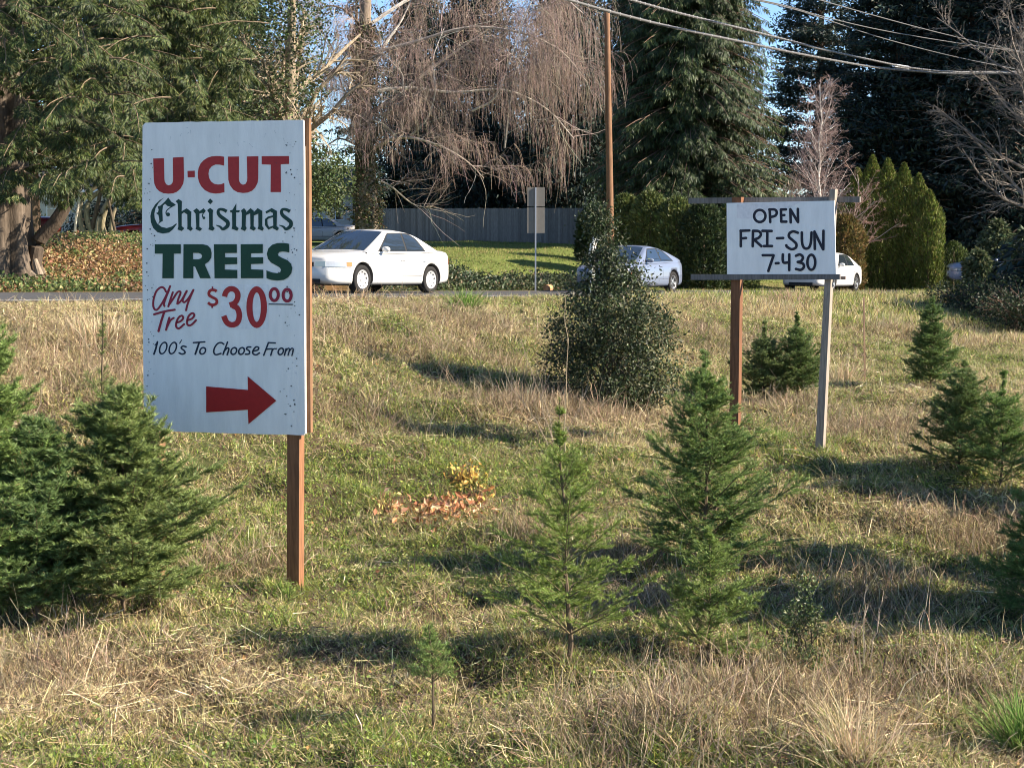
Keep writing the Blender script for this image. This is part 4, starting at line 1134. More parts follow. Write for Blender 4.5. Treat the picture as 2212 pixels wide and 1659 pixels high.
    for xa in (xf, xr):
        for sgn in (1, -1):
            wl = bpy.data.objects.new('wheel', None); COL.objects.link(wl); wl.parent = root; wl.empty_display_size = .1
            wl.location = (xa, sgn * (Wd - .115), wr)
            n = 40; th = np.arange(n) * 2 * math.pi / n
            pr = [(wr * .62, -.09), (wr * .90, -.105), (wr * .985, -.085), (wr, -.05), (wr, .05), (wr * .985, .085), (wr * .90, .105), (wr * .66, .095), (wr * .62, .06)]
            V = np.array([[(r_ * math.cos(t), sgn * y, r_ * math.sin(t)) for t in th] for r_, y in pr])
            idx = np.arange(len(pr) * n).reshape(len(pr), n)
            mb = MB(); mb.add(V.reshape(-1, 3), np.stack([idx[:-1], idx[1:], np.roll(idx[1:], -1, 1), np.roll(idx[:-1], -1, 1)], -1).reshape(-1, 4)); mb.build('tyre', M_rubber, wl, smooth=True)
            # rim disc: dished, with spokes or a ring of holes
            rp = [(0, .085), (wr * .14, .085), (wr * .2, .07), (wr * .42, .066), (wr * .58, .088), (wr * .655, .098), (wr * .665, .09)]
            V = np.array([[(r_ * math.cos(t), sgn * y, r_ * math.sin(t)) for t in th] for r_, y in rp[1:]])
            V = V.reshape(-1, 3); V = np.concatenate([V, [(0, sgn * .085, 0)]])
            idx = np.arange((len(rp) - 1) * n).reshape(len(rp) - 1, n)
            tri = np.stack([idx[0], np.roll(idx[0], -1), np.full(n, len(V) - 1)], 1)
            mb = MB(); mb.add(V, [np.stack([idx[:-1], idx[1:], np.roll(idx[1:], -1, 1), np.roll(idx[:-1], -1, 1)], -1).reshape(-1, 4), tri]); mb.build('rim', hubm, wl, smooth=False)
            mb = MB(); k = spokes or 9
            for j in range(k):
                t = 2 * math.pi * j / k + .2
                wdt = (.36 if spokes else .17); r0_, r1_ = ((.22, .60) if spokes else (.44, .54))
                P = []
                for rr_, tt_ in ((r0_, -wdt * .3), (r1_, -wdt), (r1_, wdt), (r0_, wdt * .3)):
                    yy = np.interp(wr * rr_, [p[0] for p in rp], [p[1] for p in rp]) + .004
                    P.append((wr * rr_ * math.cos(t + tt_), sgn * yy, wr * rr_ * math.sin(t + tt_)))
                mb.add(P, [[0, 1, 2, 3]])
            mb.build('rim_holes', M_dark, wl)
    return root

SED = dict(bz=.56, L=4.76, W=1.78, fa=1.43, ra=-1.24, wr=.315, cab=.935, tumble=.20,
           top=[(-2.42, .80), (-2.33, .94), (-2.1, .985), (-1.5, 1.0), (-1.0, .97), (0, .93), (.8, .93), (1.3, .91), (1.9, .86), (2.2, .81), (2.38, .75)],
           bot=[(-2.38, .36), (-2.1, .25), (-1.5, .2), (1.6, .19), (2.15, .2), (2.38, .26)],
           belt=[(-1.52, .985), (-1.0, .97), (0, .93), (.85, .92), (1.22, .90)],
           roof=[(-1.52, .995), (-.85, 1.32), (-.5, 1.39), (-.05, 1.42), (.25, 1.395), (1.22, .91)],
           wind=(.30, 1.17), rear=(-.9, -1.44), mirror=(.66, .95),
           windows=[[(-.25, .965), (.74, .955), (.27, 1.33), (-.25, 1.355)], [(-.98, .985), (-.31, .965), (-.31, 1.355), (-.56, 1.33), (-.76, 1.24)]],
           trim=[(-1.06, .965), (.82, .935), (.27, 1.36), (-.3, 1.378), (-.58, 1.36), (-.80, 1.26)],
           seams=[[(.86, .9), (.9, .7), (.9, .45), (.86, .24)], [(-.28, .92), (-.27, .7), (-.27, .45), (-.28, .24)], [(-1.02, .93), (-.95, .75), (-.82, .62), (-.80, .4)]],
           handles=(-.1, -.95), head=(.575, .69), tail=(.68, .82))
CPE = dict(bz=.5, L=4.38, W=1.70, fa=1.42, ra=-1.15, wr=.305, cab=.92, tumble=.24,
           top=[(-2.19, .68), (-2.08, .86), (-1.9, .925), (-1.4, .95), (-.8, .90), (0, .86), (.8, .85), (1.3, .80), (1.8, .74), (2.05, .68), (2.19, .62)],
           bot=[(-2.19, .36), (-1.9, .23), (-1.4, .18), (1.6, .17), (2.0, .18), (2.19, .24)],
           belt=[(-1.75, .93), (-.8, .90), (0, .86), (.8, .85), (1.12, .83)],
           roof=[(-1.75, .94), (-1.05, 1.18), (-.6, 1.28), (-.15, 1.32), (.18, 1.295), (1.12, .84)],
           wind=(.22, 1.08), rear=(-.95, -1.62), mirror=(.55, .88),
           windows=[[(-.35, .89), (.64, .875), (.2, 1.225), (-.35, 1.255)], [(-1.12, .935), (-.40, .90), (-.40, 1.25), (-.72, 1.19)]],
           trim=[(-1.2, .92), (.70, .86), (.2, 1.25), (-.38, 1.275), (-.76, 1.215)],
           seams=[[(.8, .84), (.84, .65), (.84, .4), (.8, .22)], [(-.42, .86), (-.40, .65), (-.40, .4), (-.42, .22)]],
           handles=(-.28,), head=(.47, .57), tail=(.66, .80))
HD = rad(239)            # cars come towards us and to the left
u_h = np.array([math.cos(HD), math.sin(HD), 0]); l_h = np.array([-math.sin(HD), math.cos(HD), 0])
def car_at(pxf, Yf, spec):
    """origin from the photo column and distance of the near (left) front wheel"""
    p = at(pxf, 487, Yf)
    c = np.array([p[0], p[1], 0]) - u_h * spec['fa'] - l_h * (spec['W'] / 2 - .1)
    s, n = sn(c[0], c[1]); c[2] = float(zroad(s, n)) + .002
    return c
SL = -math.atan(.0345)
make_car('white_sedan', 'white four door sedan passing just right of the U-CUT board', PW, car_at(775, 33.0, SED), HD, SED, slope=SL)
make_car('silver_coupe', 'silver blue two door coupe half hidden behind the dark evergreen bush', PS, car_at(1365.5, 42.0, CPE), HD, CPE, slope=SL, hub=M_hubd, spokes=5)
S3 = dict(SED)
make_car('white_car', 'white car mostly hidden behind the hours board', PW, car_at(1797, 54.7, S3), HD, S3, slope=SL, hub=M_hubd, spokes=5)
p = atz(676, 80.0)
c4 = make_car('parked_sedan', 'champagne coloured sedan parked by the house, only its tail in view', PT, p + np.array([0, 0, -.02]), rad(203), SED, group='cars parked by the houses', hub=M_hubd, spokes=5)
p = atz(372, 62.0); p[2] += .35
make_car('parked_red_car', 'dark red car parked behind the crooked tree trunks at left', PR, p, rad(185), SED, group='cars parked by the houses', hub=M_hubd, spokes=5)
p = atz(8, 66.0); p[2] += .55
make_car('parked_red_car', 'red car parked beyond the cedar trunk, its tail light in view', PR, p, rad(200), SED, group='cars parked by the houses', hub=M_hubd, spokes=5)
s5 = 40.0; x5, y5 = sn2xy(s5, 2.0)
p = np.array([*atz(2185, 60)[:2], 0.0]); p[2] = float(hgt(p[0], p[1])) + .35
make_car('grey_car', 'grey blue car in deep shade at the right edge under the dark trees', PG, p, rad(170), SED, group='cars parked by the houses', hub=M_hubd, spokes=5)
#@@TREES
# ------------------------------------------------------------------ background trees
def bare_tree(name, base, label, H, seed, lv, trunk_r, col, tcol=None, limbs=None, group=None, cat='tree', grav=0.0, kids=(16, 8, 6), lens=(.42, .5, .5), angs=((30, 65), (25, 60), (20, 60)), twr=.006, tcap=.96, t0=.2, trunk_lean=(0, 0), hang=None, rmin=(.012, .008, .006), upward=-.04, twig_mat=None, rk=.55):
    rng = np.random.default_rng(seed)
    root = empty(name, base, label, cat, group)
    K = 12; z = np.linspace(0, H, K); w = np.cumsum(rng.normal(size=(K, 2)) * .012 * H, 0)
    P = np.stack([w[:, 0] + trunk_lean[0] * z, w[:, 1] + trunk_lean[1] * z, z - .05], 1)[None]
    Rr = np.linspace(trunk_r, trunk_r * .18, K)[None]
    mb = MB(); tubes(mb, P, Rr, 10, tcol if tcol is not None else col); mb.build('trunk', M_bark, root, smooth=True)
    mb = MB(); mt = MB(); L0 = H; cur, cr, Ls = P, Rr, np.array([H])
    for k in range(lv):
        m = kids[k]
        pos, D, r, t = spawn(rng, cur, cr, m, t0 if k == 0 else .12, tcap if k == 0 else 1.0, rad(angs[k][0]), rad(angs[k][1]))
        Lk = np.repeat(Ls, m) * lens[k] * rng.uniform(.5, 1.15, len(pos)) * (1.15 - .75 * t)
        g = grav if k >= 1 else upward
        nx_ = path(rng, pos, D, Lk, 6, g * (1 + k), .13)
        rr_ = taper(np.clip(r * rk, rmin[k], None), 6, .35)
        sides = 5 if k == 0 else 3
        c = np.array(col) if k else np.array(tcol if tcol is not None else col)
        cc = np.clip(c * (1 + rng.normal(size=(len(pos), 1)) * .2), .01, .9)
        tubes(mb if k < 1 else mt, nx_, rr_, sides, cc, cap=False)
        cur, cr, Ls = nx_, rr_, Lk
    mb.build('limbs', M_bark, root)
    mt.build('twigs', twig_mat or M_twig, root)
    return root, cur

def spray_crown(rng, cent, n, size, droop, cols, pr, spread, wid=.38, flat=.5, tint=None):
    """foliage cards hanging about many clump centres"""
    k = rng.integers(0, len(cent), n)
    C = cent[k] + rng.normal(size=(n, 3)) * np.asarray(spread)
    D = unit(rng.normal(size=(n, 3)) * [1, 1, .6] + np.array([0, 0, -droop]))
    Nn = unit(rng.normal(size=(n, 3)) + np.array([0, 0, flat]))
    L_ = size * rng.uniform(.5, 1.3, n)
    mb = MB(); t = 1 + (rng.random(len(cent))[k][:, None] - .5) * .5 if tint is None else tint
    cards(mb, C, D, Nn, L_, L_ * wid, pick(rng, cols, pr, n, .22, .07) * t, fold=.15)
    return mb

def feather(rng, P, per, size, droop, cols, pr, halfw, aspect=.15, n_card=5, up=.3, tmin=.12):
    """flat drooping fronds hung along boughs P: every frond is a fan of narrow cards"""
    N, K, _ = P.shape
    t = tmin + (1 - tmin) * rng.random((N, per)) ** .85; f = t * (K - 1); i = np.minimum(f.astype(int), K - 2); w_ = (f - i)[..., None]; ar = np.arange(N)[:, None]
    pos = (P[ar, i] * (1 - w_) + P[ar, i + 1] * w_).reshape(-1, 3); T = unit(P[ar, i + 1] - P[ar, i]).reshape(-1, 3)
    sd_ = unit(np.cross(EZ + 1e-3, T)); side = (rng.random((len(pos), 1)) * 2 - 1); wd = halfw * (np.sin(np.pi * np.clip(t.reshape(-1, 1) * .85 + .12, 0, 1)))
    C0 = pos + sd_ * side * wd; C0[:, 2] -= np.abs(side[:, 0]) * wd[:, 0] * .5 * droop
    D0 = unit(T * .6 + sd_ * np.sign(side) * .5 + np.array([0, 0, -1.0]) * droop * rng.uniform(.4, 1.2, (len(pos), 1)))
    Nf = unit(np.cross(D0, np.cross(EZ, T)) + rng.normal(size=D0.shape) * .5)
    bt = 1 + (rng.random((N, 1)) - .5) * .55; bt = np.repeat(np.repeat(bt, per, 0), n_card, 0)
    S = unit(np.cross(D0, Nf)); C = []; D = []; L_ = []
    fan = np.linspace(-1, 1, n_card)
    for a in fan:
        d = unit(D0 * math.cos(a * .7) + S * math.sin(a * .7) + rng.normal(size=D0.shape) * .12); C.append(C0 + D0 * size * .12 * (1 - abs(a))); D.append(d); L_.append(size * (1 - .35 * abs(a)) * rng.uniform(.7, 1.2, len(C0)))
    C = np.stack(C, 1).reshape(-1, 3); D = np.stack(D, 1).reshape(-1, 3); L_ = np.stack(L_, 1).ravel(); Nn = np.repeat(Nf, n_card, 0) + rng.normal(size=(len(C), 3)) * .25
    mb = MB(); cards(mb, C, D, Nn, L_, L_ * aspect, pick(rng, cols, pr, len(C), .18, .06) * bt); return mb

def conifer(name, base, label, H, Rfun, seed, n, size, cols, pr=None, z0=.5, trunk_r=.3, group='evergreen trees behind the lawn', droop=.9, nb=420, cat='evergreen tree', tiers=0, wid=.38, az=None, ztop=None, tcol=(.16, .11, .08), spread=.22, up=0.0, per=5, inner=.35, fth=None):
    """evergreen: boughs at heights z0..H reaching Rfun(q), foliage sprays along each"""
    rng = np.random.default_rng(seed); root = empty(name, base, label, cat, group)
    K = 8; z = np.linspace(0, H, K)
    mb = MB(); tubes(mb, np.stack([0 * z, 0 * z, z - .1], 1), np.linspace(trunk_r, .03, K), 9, tcol); mb.build('trunk', M_bark, root, smooth=True)
    top = ztop or H
    q = rng.random(nb * 3); h = z0 + (top - z0) * q
    Rv = np.array([Rfun(a / H) for a in h]); keep = rng.random(len(h)) < (Rv / Rv.max() + .12); h, Rv = h[keep][:nb], Rv[keep][:nb]; nb = len(h)
    if tiers: h = np.round(h / tiers) * tiers + rng.normal(size=nb) * tiers * .09
    a = rng.uniform(0, 2 * math.pi, nb) if az is None else rng.normal(az[0], az[1], nb)
    L_ = Rv * rng.uniform(.7, 1.1, nb)
    lump = .8 + .4 * vnoise(a * 2 + 9, h / 1.3, seed); L_ = L_ * lump
    D0 = np.stack([np.cos(a), np.sin(a), np.full(nb, .25 + up)], 1)
    P = path(rng, np.column_stack([0 * h, 0 * h, h]), D0, L_, 7, .07 * droop, .04)
    mb = MB(); tubes(mb, P, taper(np.full(nb, .012 + .008 * L_.mean()), 7, .3), 3, tcol, cap=False); mb.build('limbs', M_bark, root)
    if fth:
        feather(rng, P, fth[0], size, droop, cols, pr or [1] * len(cols), fth[1]).build('foliage', M_leaf, root); return root
    f = inner + (1 - inner) * rng.random((nb, per)) ** .8
    fi = f * 6; i = np.minimum(fi.astype(int), 5); w_ = (fi - i)[..., None]; ar = np.arange(nb)[:, None]
    cent = (P[ar, i] * (1 - w_) + P[ar, i + 1] * w_).reshape(-1, 3) + rng.normal(size=(nb * per, 3)) * .05
    sp = np.array([spread, spread, spread * (.35 if tiers else .9)])
    spray_crown(rng, cent, n, size, droop, cols, pr or [1] * len(cols), sp, wid).build('foliage', M_leaf, root)
    return root

CED = [(.055, .085, .024), (.09, .12, .032), (.032, .05, .018), (.135, .155, .045), (.11, .08, .035)]
CEDd = [(.04, .065, .022), (.06, .09, .03), (.024, .04, .017), (.09, .115, .04)]
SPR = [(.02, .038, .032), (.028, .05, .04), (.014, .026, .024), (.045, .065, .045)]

# big cedar at left, trunk on the leaf bank
def trunk_path(mb, pts, Yd, rr_, col, sides=10, base=None):
    P = np.array([at(px, py, Y_) for (px, py), Y_ in zip(pts, Yd if np.ndim(Yd) else [Yd] * len(pts))])
    P = smooth3(P); tubes(mb, P, np.interp(np.linspace(0, 1, len(P)), np.linspace(0, 1, len(rr_)), rr_), sides, col)
    return P
def smooth3(P, sub=4):
    out = []; n = len(P)
    for i in range(n - 1):
        p0 = P[i - 1] if i else 2 * P[0] - P[1]; p3 = P[i + 2] if i + 2 < n else 2 * P[-1] - P[-2]
        for k in range(sub):
            t = k / sub; out.append(.5 * (2 * P[i] + (P[i + 1] - p0) * t + (2 * p0 - 5 * P[i] + 4 * P[i + 1] - p3) * t * t + (3 * P[i] - p0 - 3 * P[i + 1] + p3) * t ** 3))
    out.append(P[-1]); return np.array(out)

b = gp(18, 602); Yc = b[1]
root = empty('cedar_tree', b, 'huge cedar with fluted grey trunk at the left edge, boughs hanging over the leaf bank', 'evergreen tree')
mb = MB(); n = 40; th = np.arange(n) * 2 * math.pi / n
fl = 1 + .10 * np.sin(th * 7) + .05 * np.sin(th * 13 + 1); rows = []
for z in np.linspace(-.2, 9, 24):
    r = (.52 + .22 * math.exp(-max(z, 0) / .35)) * (1 - z / 20) * (1 + (fl - 1) * (1 + 1.2 * math.exp(-max(z, 0) / .6)))
    rows.append(np.column_stack([r * np.cos(th + z * .05), r * np.sin(th + z * .05), np.full(n, z)]))
V = np.array(rows).reshape(-1, 3) ; idx = np.arange(24 * n).reshape(24, n)
colr = np.array([.105, .082, .062]) * (1 + .25 * np.repeat(np.sin(th * 7)[None], 24, 0).reshape(-1, 1)) 
mb.add(V, np.stack([idx[:-1], idx[1:], np.roll(idx[1:], -1, 1), np.roll(idx[:-1], -1, 1)], -1).reshape(-1, 4)[:, ::-1], colr)
mb.build('trunk', M_bark, root, smooth=True)
mb = MB(); P_ = trunk_path(mb, [(45, 640), (70, 585), (85, 520), (120, 480), (150, 425), (175, 340)], Yc, [.17, .16, .15, .15, .13, .07], (.09, .068, .05)); 
trunk_path(mb, [(60, 590), (85, 600), (75, 560)], Yc - .3, [.12, .1, .05], (.25, .2, .15)); 
mb2 = MB(); 
for o_ in (mb,):
    o_.V = [v - b for v in o_.V]
mb.build('limbs', M_bark, root, (0, 0, 0))
rng = np.random.default_rng(71)
def at_rel(px, py, Y_): return at(px, py, Y_) - b
# foliage: clump centres drawn from a lower outline that dips to the bank, above it a full mass
def mass(root, b, rng, nc, box_, lower, n, size, cols, pr, droop, spread, Yr, extra=None, wid=.38, holes=(), name='foliage', bough=None):
    """clump centres in the space that a photo column/row box covers between two distances"""
    C = []
    while len(C) < nc:
        px = rng.uniform(box_[0], box_[1]); py = rng.uniform(box_[2], box_[3])
        lim = np.interp(px, [p[0] for p in lower], [p[1] for p in lower])
        if py > lim - (30 if bough else 0) + rng.normal() * 8: continue
        if extra is not None and not extra(px, py): continue
        C.append(at(px, py, rng.uniform(*Yr)) - b)
    C = np.array(C)
    if bough:
        per, halfw, blen, lim_ = bough
        a = np.arctan2(C[:, 1] - (Yr[1] - Yr[0]) * .3, C[:, 0]); a = np.where(rng.random(nc) < .6, rng.normal(-1.2, .8, nc), a) 
        D0 = np.stack([np.cos(a), np.sin(a), rng.normal(size=nc) * .15 + .05], 1); L_ = blen * rng.uniform(.6, 1.3, nc)
        P = path(rng, C - D0 * L_[:, None] * .5, D0, L_, 7, .10, .05)
        mb = MB(); tubes(mb, P, taper(np.full(nc, .016), 7, .3), 4, (.2, .15, .1), cap=False); mb.build('boughs', M_bark, root)
        feather(rng, P, per, size, droop, cols, pr, halfw).build(name, M_leaf, root)
    else: spray_crown(rng, C, n, size, droop, cols, pr, spread, wid).build(name, M_leaf, root)
mass(root, b, rng, 520, (-330, 330, -420, 450), [(-330, 420), (0, 430), (40, 400), (90, 425), (150, 420), (190, 405), (240, 415), (300, 420), (330, 380)], 0, .15, CED, [4, 4, 3, 2, .7], 1.5, None, (28.0, 36.5), bough=(125, .24, 1.6, 0))

b = gp(215, 512, 30, 60)
root = empty('multi_stem_tree', b, 'crooked many stemmed pale trunks of the evergreen behind the leaf bank', 'evergreen tree')
mb = MB(); Yt = b[1]
for pts, rr_, c in ([[(185, 515), (172, 470), (178, 430), (205, 405), (240, 380)], [.11, .1, .1, .09, .05], (.3, .25, .17)],
                    [[(205, 512), (190, 480), (188, 450), (200, 425), (250, 395)], [.13, .12, .1, .1, .06], (.34, .29, .19)],
                    [[(228, 512), (220, 485), (232, 445), (262, 420), (300, 410), (345, 402)], [.13, .13, .12, .11, .1, .07], (.36, .31, .2)],
                    [[(210, 512), (215, 470), (240, 425), (262, 385)], [.1, .1, .08, .05], (.3, .25, .17)],
                    [[(240, 512), (243, 470), (258, 430), (290, 380)], [.08, .08, .07, .04], (.36, .3, .2)],
                    [[(195, 512), (206, 465), (216, 420), (222, 380)], [.1, .09, .08, .05], (.16, .12, .09)],
                    [[(252, 512), (244, 480), (236, 440), (224, 395)], [.06, .06, .05, .04], (.14, .11, .08)]):
    trunk_path(mb, pts, Yt + R_.uniform(-.3, .3), rr_, c, 8)
mb.V = [v - b for v in mb.V]; mb.build('trunk', M_bark, root, smooth=True)
mb = MB(); trunk_path(mb, [(161, 518), (165, 470), (172, 430), (178, 380)], Yt - 1.0, [.06, .055, .05, .03], (.5, .44, .36), 7); mb.V = [v - b for v in mb.V]; mb.build('stem', M_bark, root)
mass(root, b, rng, 540, (200, 640, -450, 440), [(200, 400), (250, 410), (300, 430), (330, 420), (420, 340), (480, 290), (520, 260), (640, -100)], 0, .19, CED, [4, 4, 3, 3, .5], 1.5, None, (37, 46), bough=(120, .32, 2.0, 0), extra=lambda a, c: a < 500 - (c - 250) * .12)

# dead twiggy tree with ivy between the cedars and the sky gap
b = atz(600, 50); root, tips = bare_tree('ivy_tree', b, 'tan twiggy leafless tree with green ivy patches above the U-CUT board', 12, 81, 3, .3, (.33, .27, .19), (.25, .2, .14), kids=(34, 12, 8), lens=(.34, .45, .5), rmin=(.02, .009, .007), grav=.04)
mass(root, b, rng, 190, (500, 720, -150, 430), [(500, 430), (720, 440)], 15000, .11, CEDd + [(.13, .16, .06)], [2, 3, 2, 2, 2], .3, (.3, .3, .35), (48, 52), wid=.7, extra=lambda a, c: a < 700 - abs(c - 60) * .12 or c > 340, name='ivy')
mass(root, b, rng, 40, (660, 745, 355, 452), [(660, 455), (745, 430)], 3800, .12, CEDd + [(.13, .16, .06)], [2, 3, 2, 2, 2], .5, (.25, .3, .25), (48, 51), wid=.6, name='low_foliage')
# weeping birch, ivy on its trunk
Yb = 60.0; b = atz(795, Yb); sB = Yb / F
root = empty('weeping_birch', b, 'large weeping birch, ivy wrapped trunk and a curtain of bare purple-brown twigs', 'tree')
mb = MB(); P_ = trunk_path(mb, [(797, 540), (795, 430), (790, 300), (785, 150), (790, 0), (792, -160)], Yb, [.42, .36, .33, .27, .22, .12], (.24, .19, .14), 12); mb.V = [v - b for v in mb.V]; mb.build('trunk', M_bark, root, smooth=True)
rng = np.random.default_rng(82)
lim = []
limpx = [[(790, 250), (850, 215), (930, 150), (1010, 95), (1080, 40), (1130, -40)], [(788, 180), (830, 100), (870, 40), (905, -40)], [(790, 330), (850, 300), (900, 300), (960, 320), (1010, 350), (1045, 385)],
         [(790, 200), (880, 190), (980, 200), (1090, 195), (1180, 235), (1240, 300)], [(787, 120), (900, 90), (1010, 60), (1120, 70), (1210, 110), (1270, 180)], [(790, 60), (900, -10), (1040, -60), (1170, -40), (1260, 30)],
         [(905, 300), (895, 250), (872, 200), (868, 160), (835, 125), (810, 110)], [(1020, 240), (1070, 210), (1105, 120), (1125, 60), (1150, 0)], [(790, 380), (840, 400), (890, 440), (930, 450)], [(860, 300), (830, 270), (810, 262)],
         [(1090, 320), (1100, 240), (1112, 160), (1130, 100), (1180, 60)], [(880, 300), (920, 260), (940, 200), (935, 130), (960, 60)], [(780, 240), (740, 190), (720, 110), (690, 60)], [(782, 320), (735, 300), (700, 320)], [(785, 60), (740, 20), (700, 15), (660, 40)], [(785, 150), (750, 130), (705, 165), (640, 190)]]
ml = MB(); Ll = []
for k, pts in enumerate(limpx):
    Yl = Yb + rng.uniform(-2.2, 1.5)
    P = smooth3(np.array([at(px, py, Yb + (Yl - Yb) * min(1, i / 2)) for i, (px, py) in enumerate(pts)])) - b
    r0 = .085 if k < 6 else .05
    Pr = np.array([P[int(round(i))] for i in np.linspace(0, len(P) - 1, 13)])
    dark = k >= 12
    tubes(ml, P, np.linspace(r0, .016, len(P)), 6, (.08, .06, .05) if dark else ((.6, .55, .48) if k % 2 else (.4, .34, .28)))
    Ll.append(Pr)
ml.build('limbs', M_twig, root)
Ll = np.array(Ll)
mt = MB(); mw = MB()
pos, D, r, t = spawn(rng, Ll, .04, 26, .1, 1, rad(30), rad(70))
L1 = rng.uniform(.8, 2.6, len(pos)); S1 = path(rng, pos, D + [0.15, 0, .15], L1, 7, .03, .16); tubes(mt, S1, taper(np.full(len(pos), .012), 7, .35), 4, pick(rng, [(.5, .45, .39), (.24, .19, .16), (.3, .25, .21)], [1.2, 2, 2], len(pos)), cap=False)
def below(S):
    e_ = S[:, -1] + b; ex = e_[:, 0] / e_[:, 1] * F + CX; ey = proj(e_[:, 0], e_[:, 1], e_[:, 2])[1]
    return ey < np.interp(ex, [700, 800, 880, 960, 1030, 1080, 1150, 1190, 1240, 1300], [250, 370, 400, 420, 380, 390, 430, 500, 390, 240]) + rng.normal(size=len(ex)) * 12
pos, D, r, t = spawn(rng, S1, .01, 11, .2, 1, rad(20), rad(60))
L2 = rng.uniform(.5, 1.5, len(pos)); S2 = path(rng, pos, D, L2, 6, .12, .16); S2 = S2[below(S2)]; tubes(mt, S2, taper(np.full(len(S2), .006), 6, .5), 3, pick(rng, [(.27, .2, .17), (.2, .15, .13), (.38, .31, .26)], [2, 2, 1], len(S2)), cap=False)
# hanging twigs: longer to the right
pos, D, r, t = spawn(rng, S2, .006, 3, .2, 1, rad(10), rad(60))
pxr = (pos + b)[:, 0] / (pos + b)[:, 1] * F + CX
L3 = rng.uniform(.4, 1.2, len(pos)) * np.interp(pxr, [780, 950, 1150, 1300], [.5, .6, 1.2, 1.5])
S3_ = path(rng, pos, D + [0, 0, -.5], L3, 8, .45, .07)
e_ = S3_[:, -1] + b; ex = e_[:, 0] / e_[:, 1] * F + CX; ey = proj(e_[:, 0], e_[:, 1], e_[:, 2])[1]
k_ = ey < np.interp(ex, [700, 800, 880, 960, 1030, 1080, 1150, 1190, 1240, 1300], [250, 380, 380, 400, 370, 400, 440, 520, 400, 250]) + rng.normal(size=len(ex)) * 14
S3_ = S3_[k_]; tubes(mt, S3_, taper(np.full(len(S3_), .0045), 8, .6), 3, pick(rng, [(.27, .2, .17), (.2, .14, .12), (.36, .28, .23), (.40, .33, .25)], [3, 3, 2, .8], len(S3_)), cap=False)
mt.build('twigs', M_twig, root)
C_ = P_[rng.integers(0, len(P_), 900)] - b + rng.normal(size=(900, 3)) * [.26, .26, .5]
k_ = C_[:, 2] < 9; spray_crown(rng, C_[k_], 26000, .11, .3, [(.06, .085, .03), (.12, .13, .05), (.2, .15, .09), (.13, .09, .06)], [2, 1.5, 2, 2], (.09, .09, .15), .7).build('ivy', M_leaf, root)

# evergreens behind the lawn
def rf_cone(Rm, p=.8, foot=.0): return lambda q: Rm * (1 - q) ** p * min(1, .55 + (q + foot) * 3)
b = atz(1482, 74); conifer('cedar_tree', b, 'broad dark green cedar filling the sky behind the utility pole', 26, lambda q: 5.6 * (1 - q) ** .62 * min(1, .75 + q * 2), 91, 0, .32, CEDd, [3, 3, 2, 2.5], 1.0, .5, nb=1350, ztop=16, droop=1.9, fth=(66, .55))
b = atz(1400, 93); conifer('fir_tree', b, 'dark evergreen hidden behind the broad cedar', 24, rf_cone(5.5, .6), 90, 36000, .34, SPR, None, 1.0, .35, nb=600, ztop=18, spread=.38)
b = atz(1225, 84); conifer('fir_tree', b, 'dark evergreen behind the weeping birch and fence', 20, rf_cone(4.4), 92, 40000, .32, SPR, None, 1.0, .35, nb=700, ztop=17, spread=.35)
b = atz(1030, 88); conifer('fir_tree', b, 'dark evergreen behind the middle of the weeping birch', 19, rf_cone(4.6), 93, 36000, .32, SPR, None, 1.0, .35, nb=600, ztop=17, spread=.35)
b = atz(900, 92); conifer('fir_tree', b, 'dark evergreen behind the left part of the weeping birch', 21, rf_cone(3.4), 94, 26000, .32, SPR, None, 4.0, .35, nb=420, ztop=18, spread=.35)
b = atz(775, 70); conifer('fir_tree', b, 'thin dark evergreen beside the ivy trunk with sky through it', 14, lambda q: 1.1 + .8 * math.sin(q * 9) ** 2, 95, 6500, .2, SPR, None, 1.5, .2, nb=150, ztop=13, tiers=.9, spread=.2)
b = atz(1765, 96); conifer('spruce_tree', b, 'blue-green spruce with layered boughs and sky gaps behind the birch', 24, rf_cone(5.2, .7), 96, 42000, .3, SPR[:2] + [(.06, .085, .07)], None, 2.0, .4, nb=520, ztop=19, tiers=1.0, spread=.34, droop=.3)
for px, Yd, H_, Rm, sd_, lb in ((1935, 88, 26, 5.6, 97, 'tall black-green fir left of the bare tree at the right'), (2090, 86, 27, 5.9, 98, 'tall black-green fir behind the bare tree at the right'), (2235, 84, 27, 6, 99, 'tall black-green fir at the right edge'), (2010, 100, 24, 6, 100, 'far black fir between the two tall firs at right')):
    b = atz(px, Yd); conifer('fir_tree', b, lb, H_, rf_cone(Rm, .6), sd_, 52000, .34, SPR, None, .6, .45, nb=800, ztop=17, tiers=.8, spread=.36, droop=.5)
for px, Yd, sd_, lb in ((2640, 84, 101, 'unseen dark fir added at right to shade the tall firs, nearer one'), (2860, 88, 102, 'unseen dark fir added at right to shade the tall firs, farther one'), (2460, 90, 103, 'unseen dark fir added behind the right edge to shade the tall firs')):
    b = atz(px, Yd); conifer('fir_tree', b, lb, 24, rf_cone(6, .6), sd_, 15000, .8, SPR, None, .6, .45, nb=500, tiers=.9, spread=.5)  # unseen firs added to keep the tall firs in view dark
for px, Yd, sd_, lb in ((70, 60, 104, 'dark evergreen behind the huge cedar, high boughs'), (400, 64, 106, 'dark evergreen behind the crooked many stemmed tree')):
    b = atz(px, Yd); conifer('fir_tree', b, lb, 20, rf_cone(6.5, .5), sd_, 26000, .32, CEDd, None, 3.2, .35, nb=520, ztop=15, spread=.4)
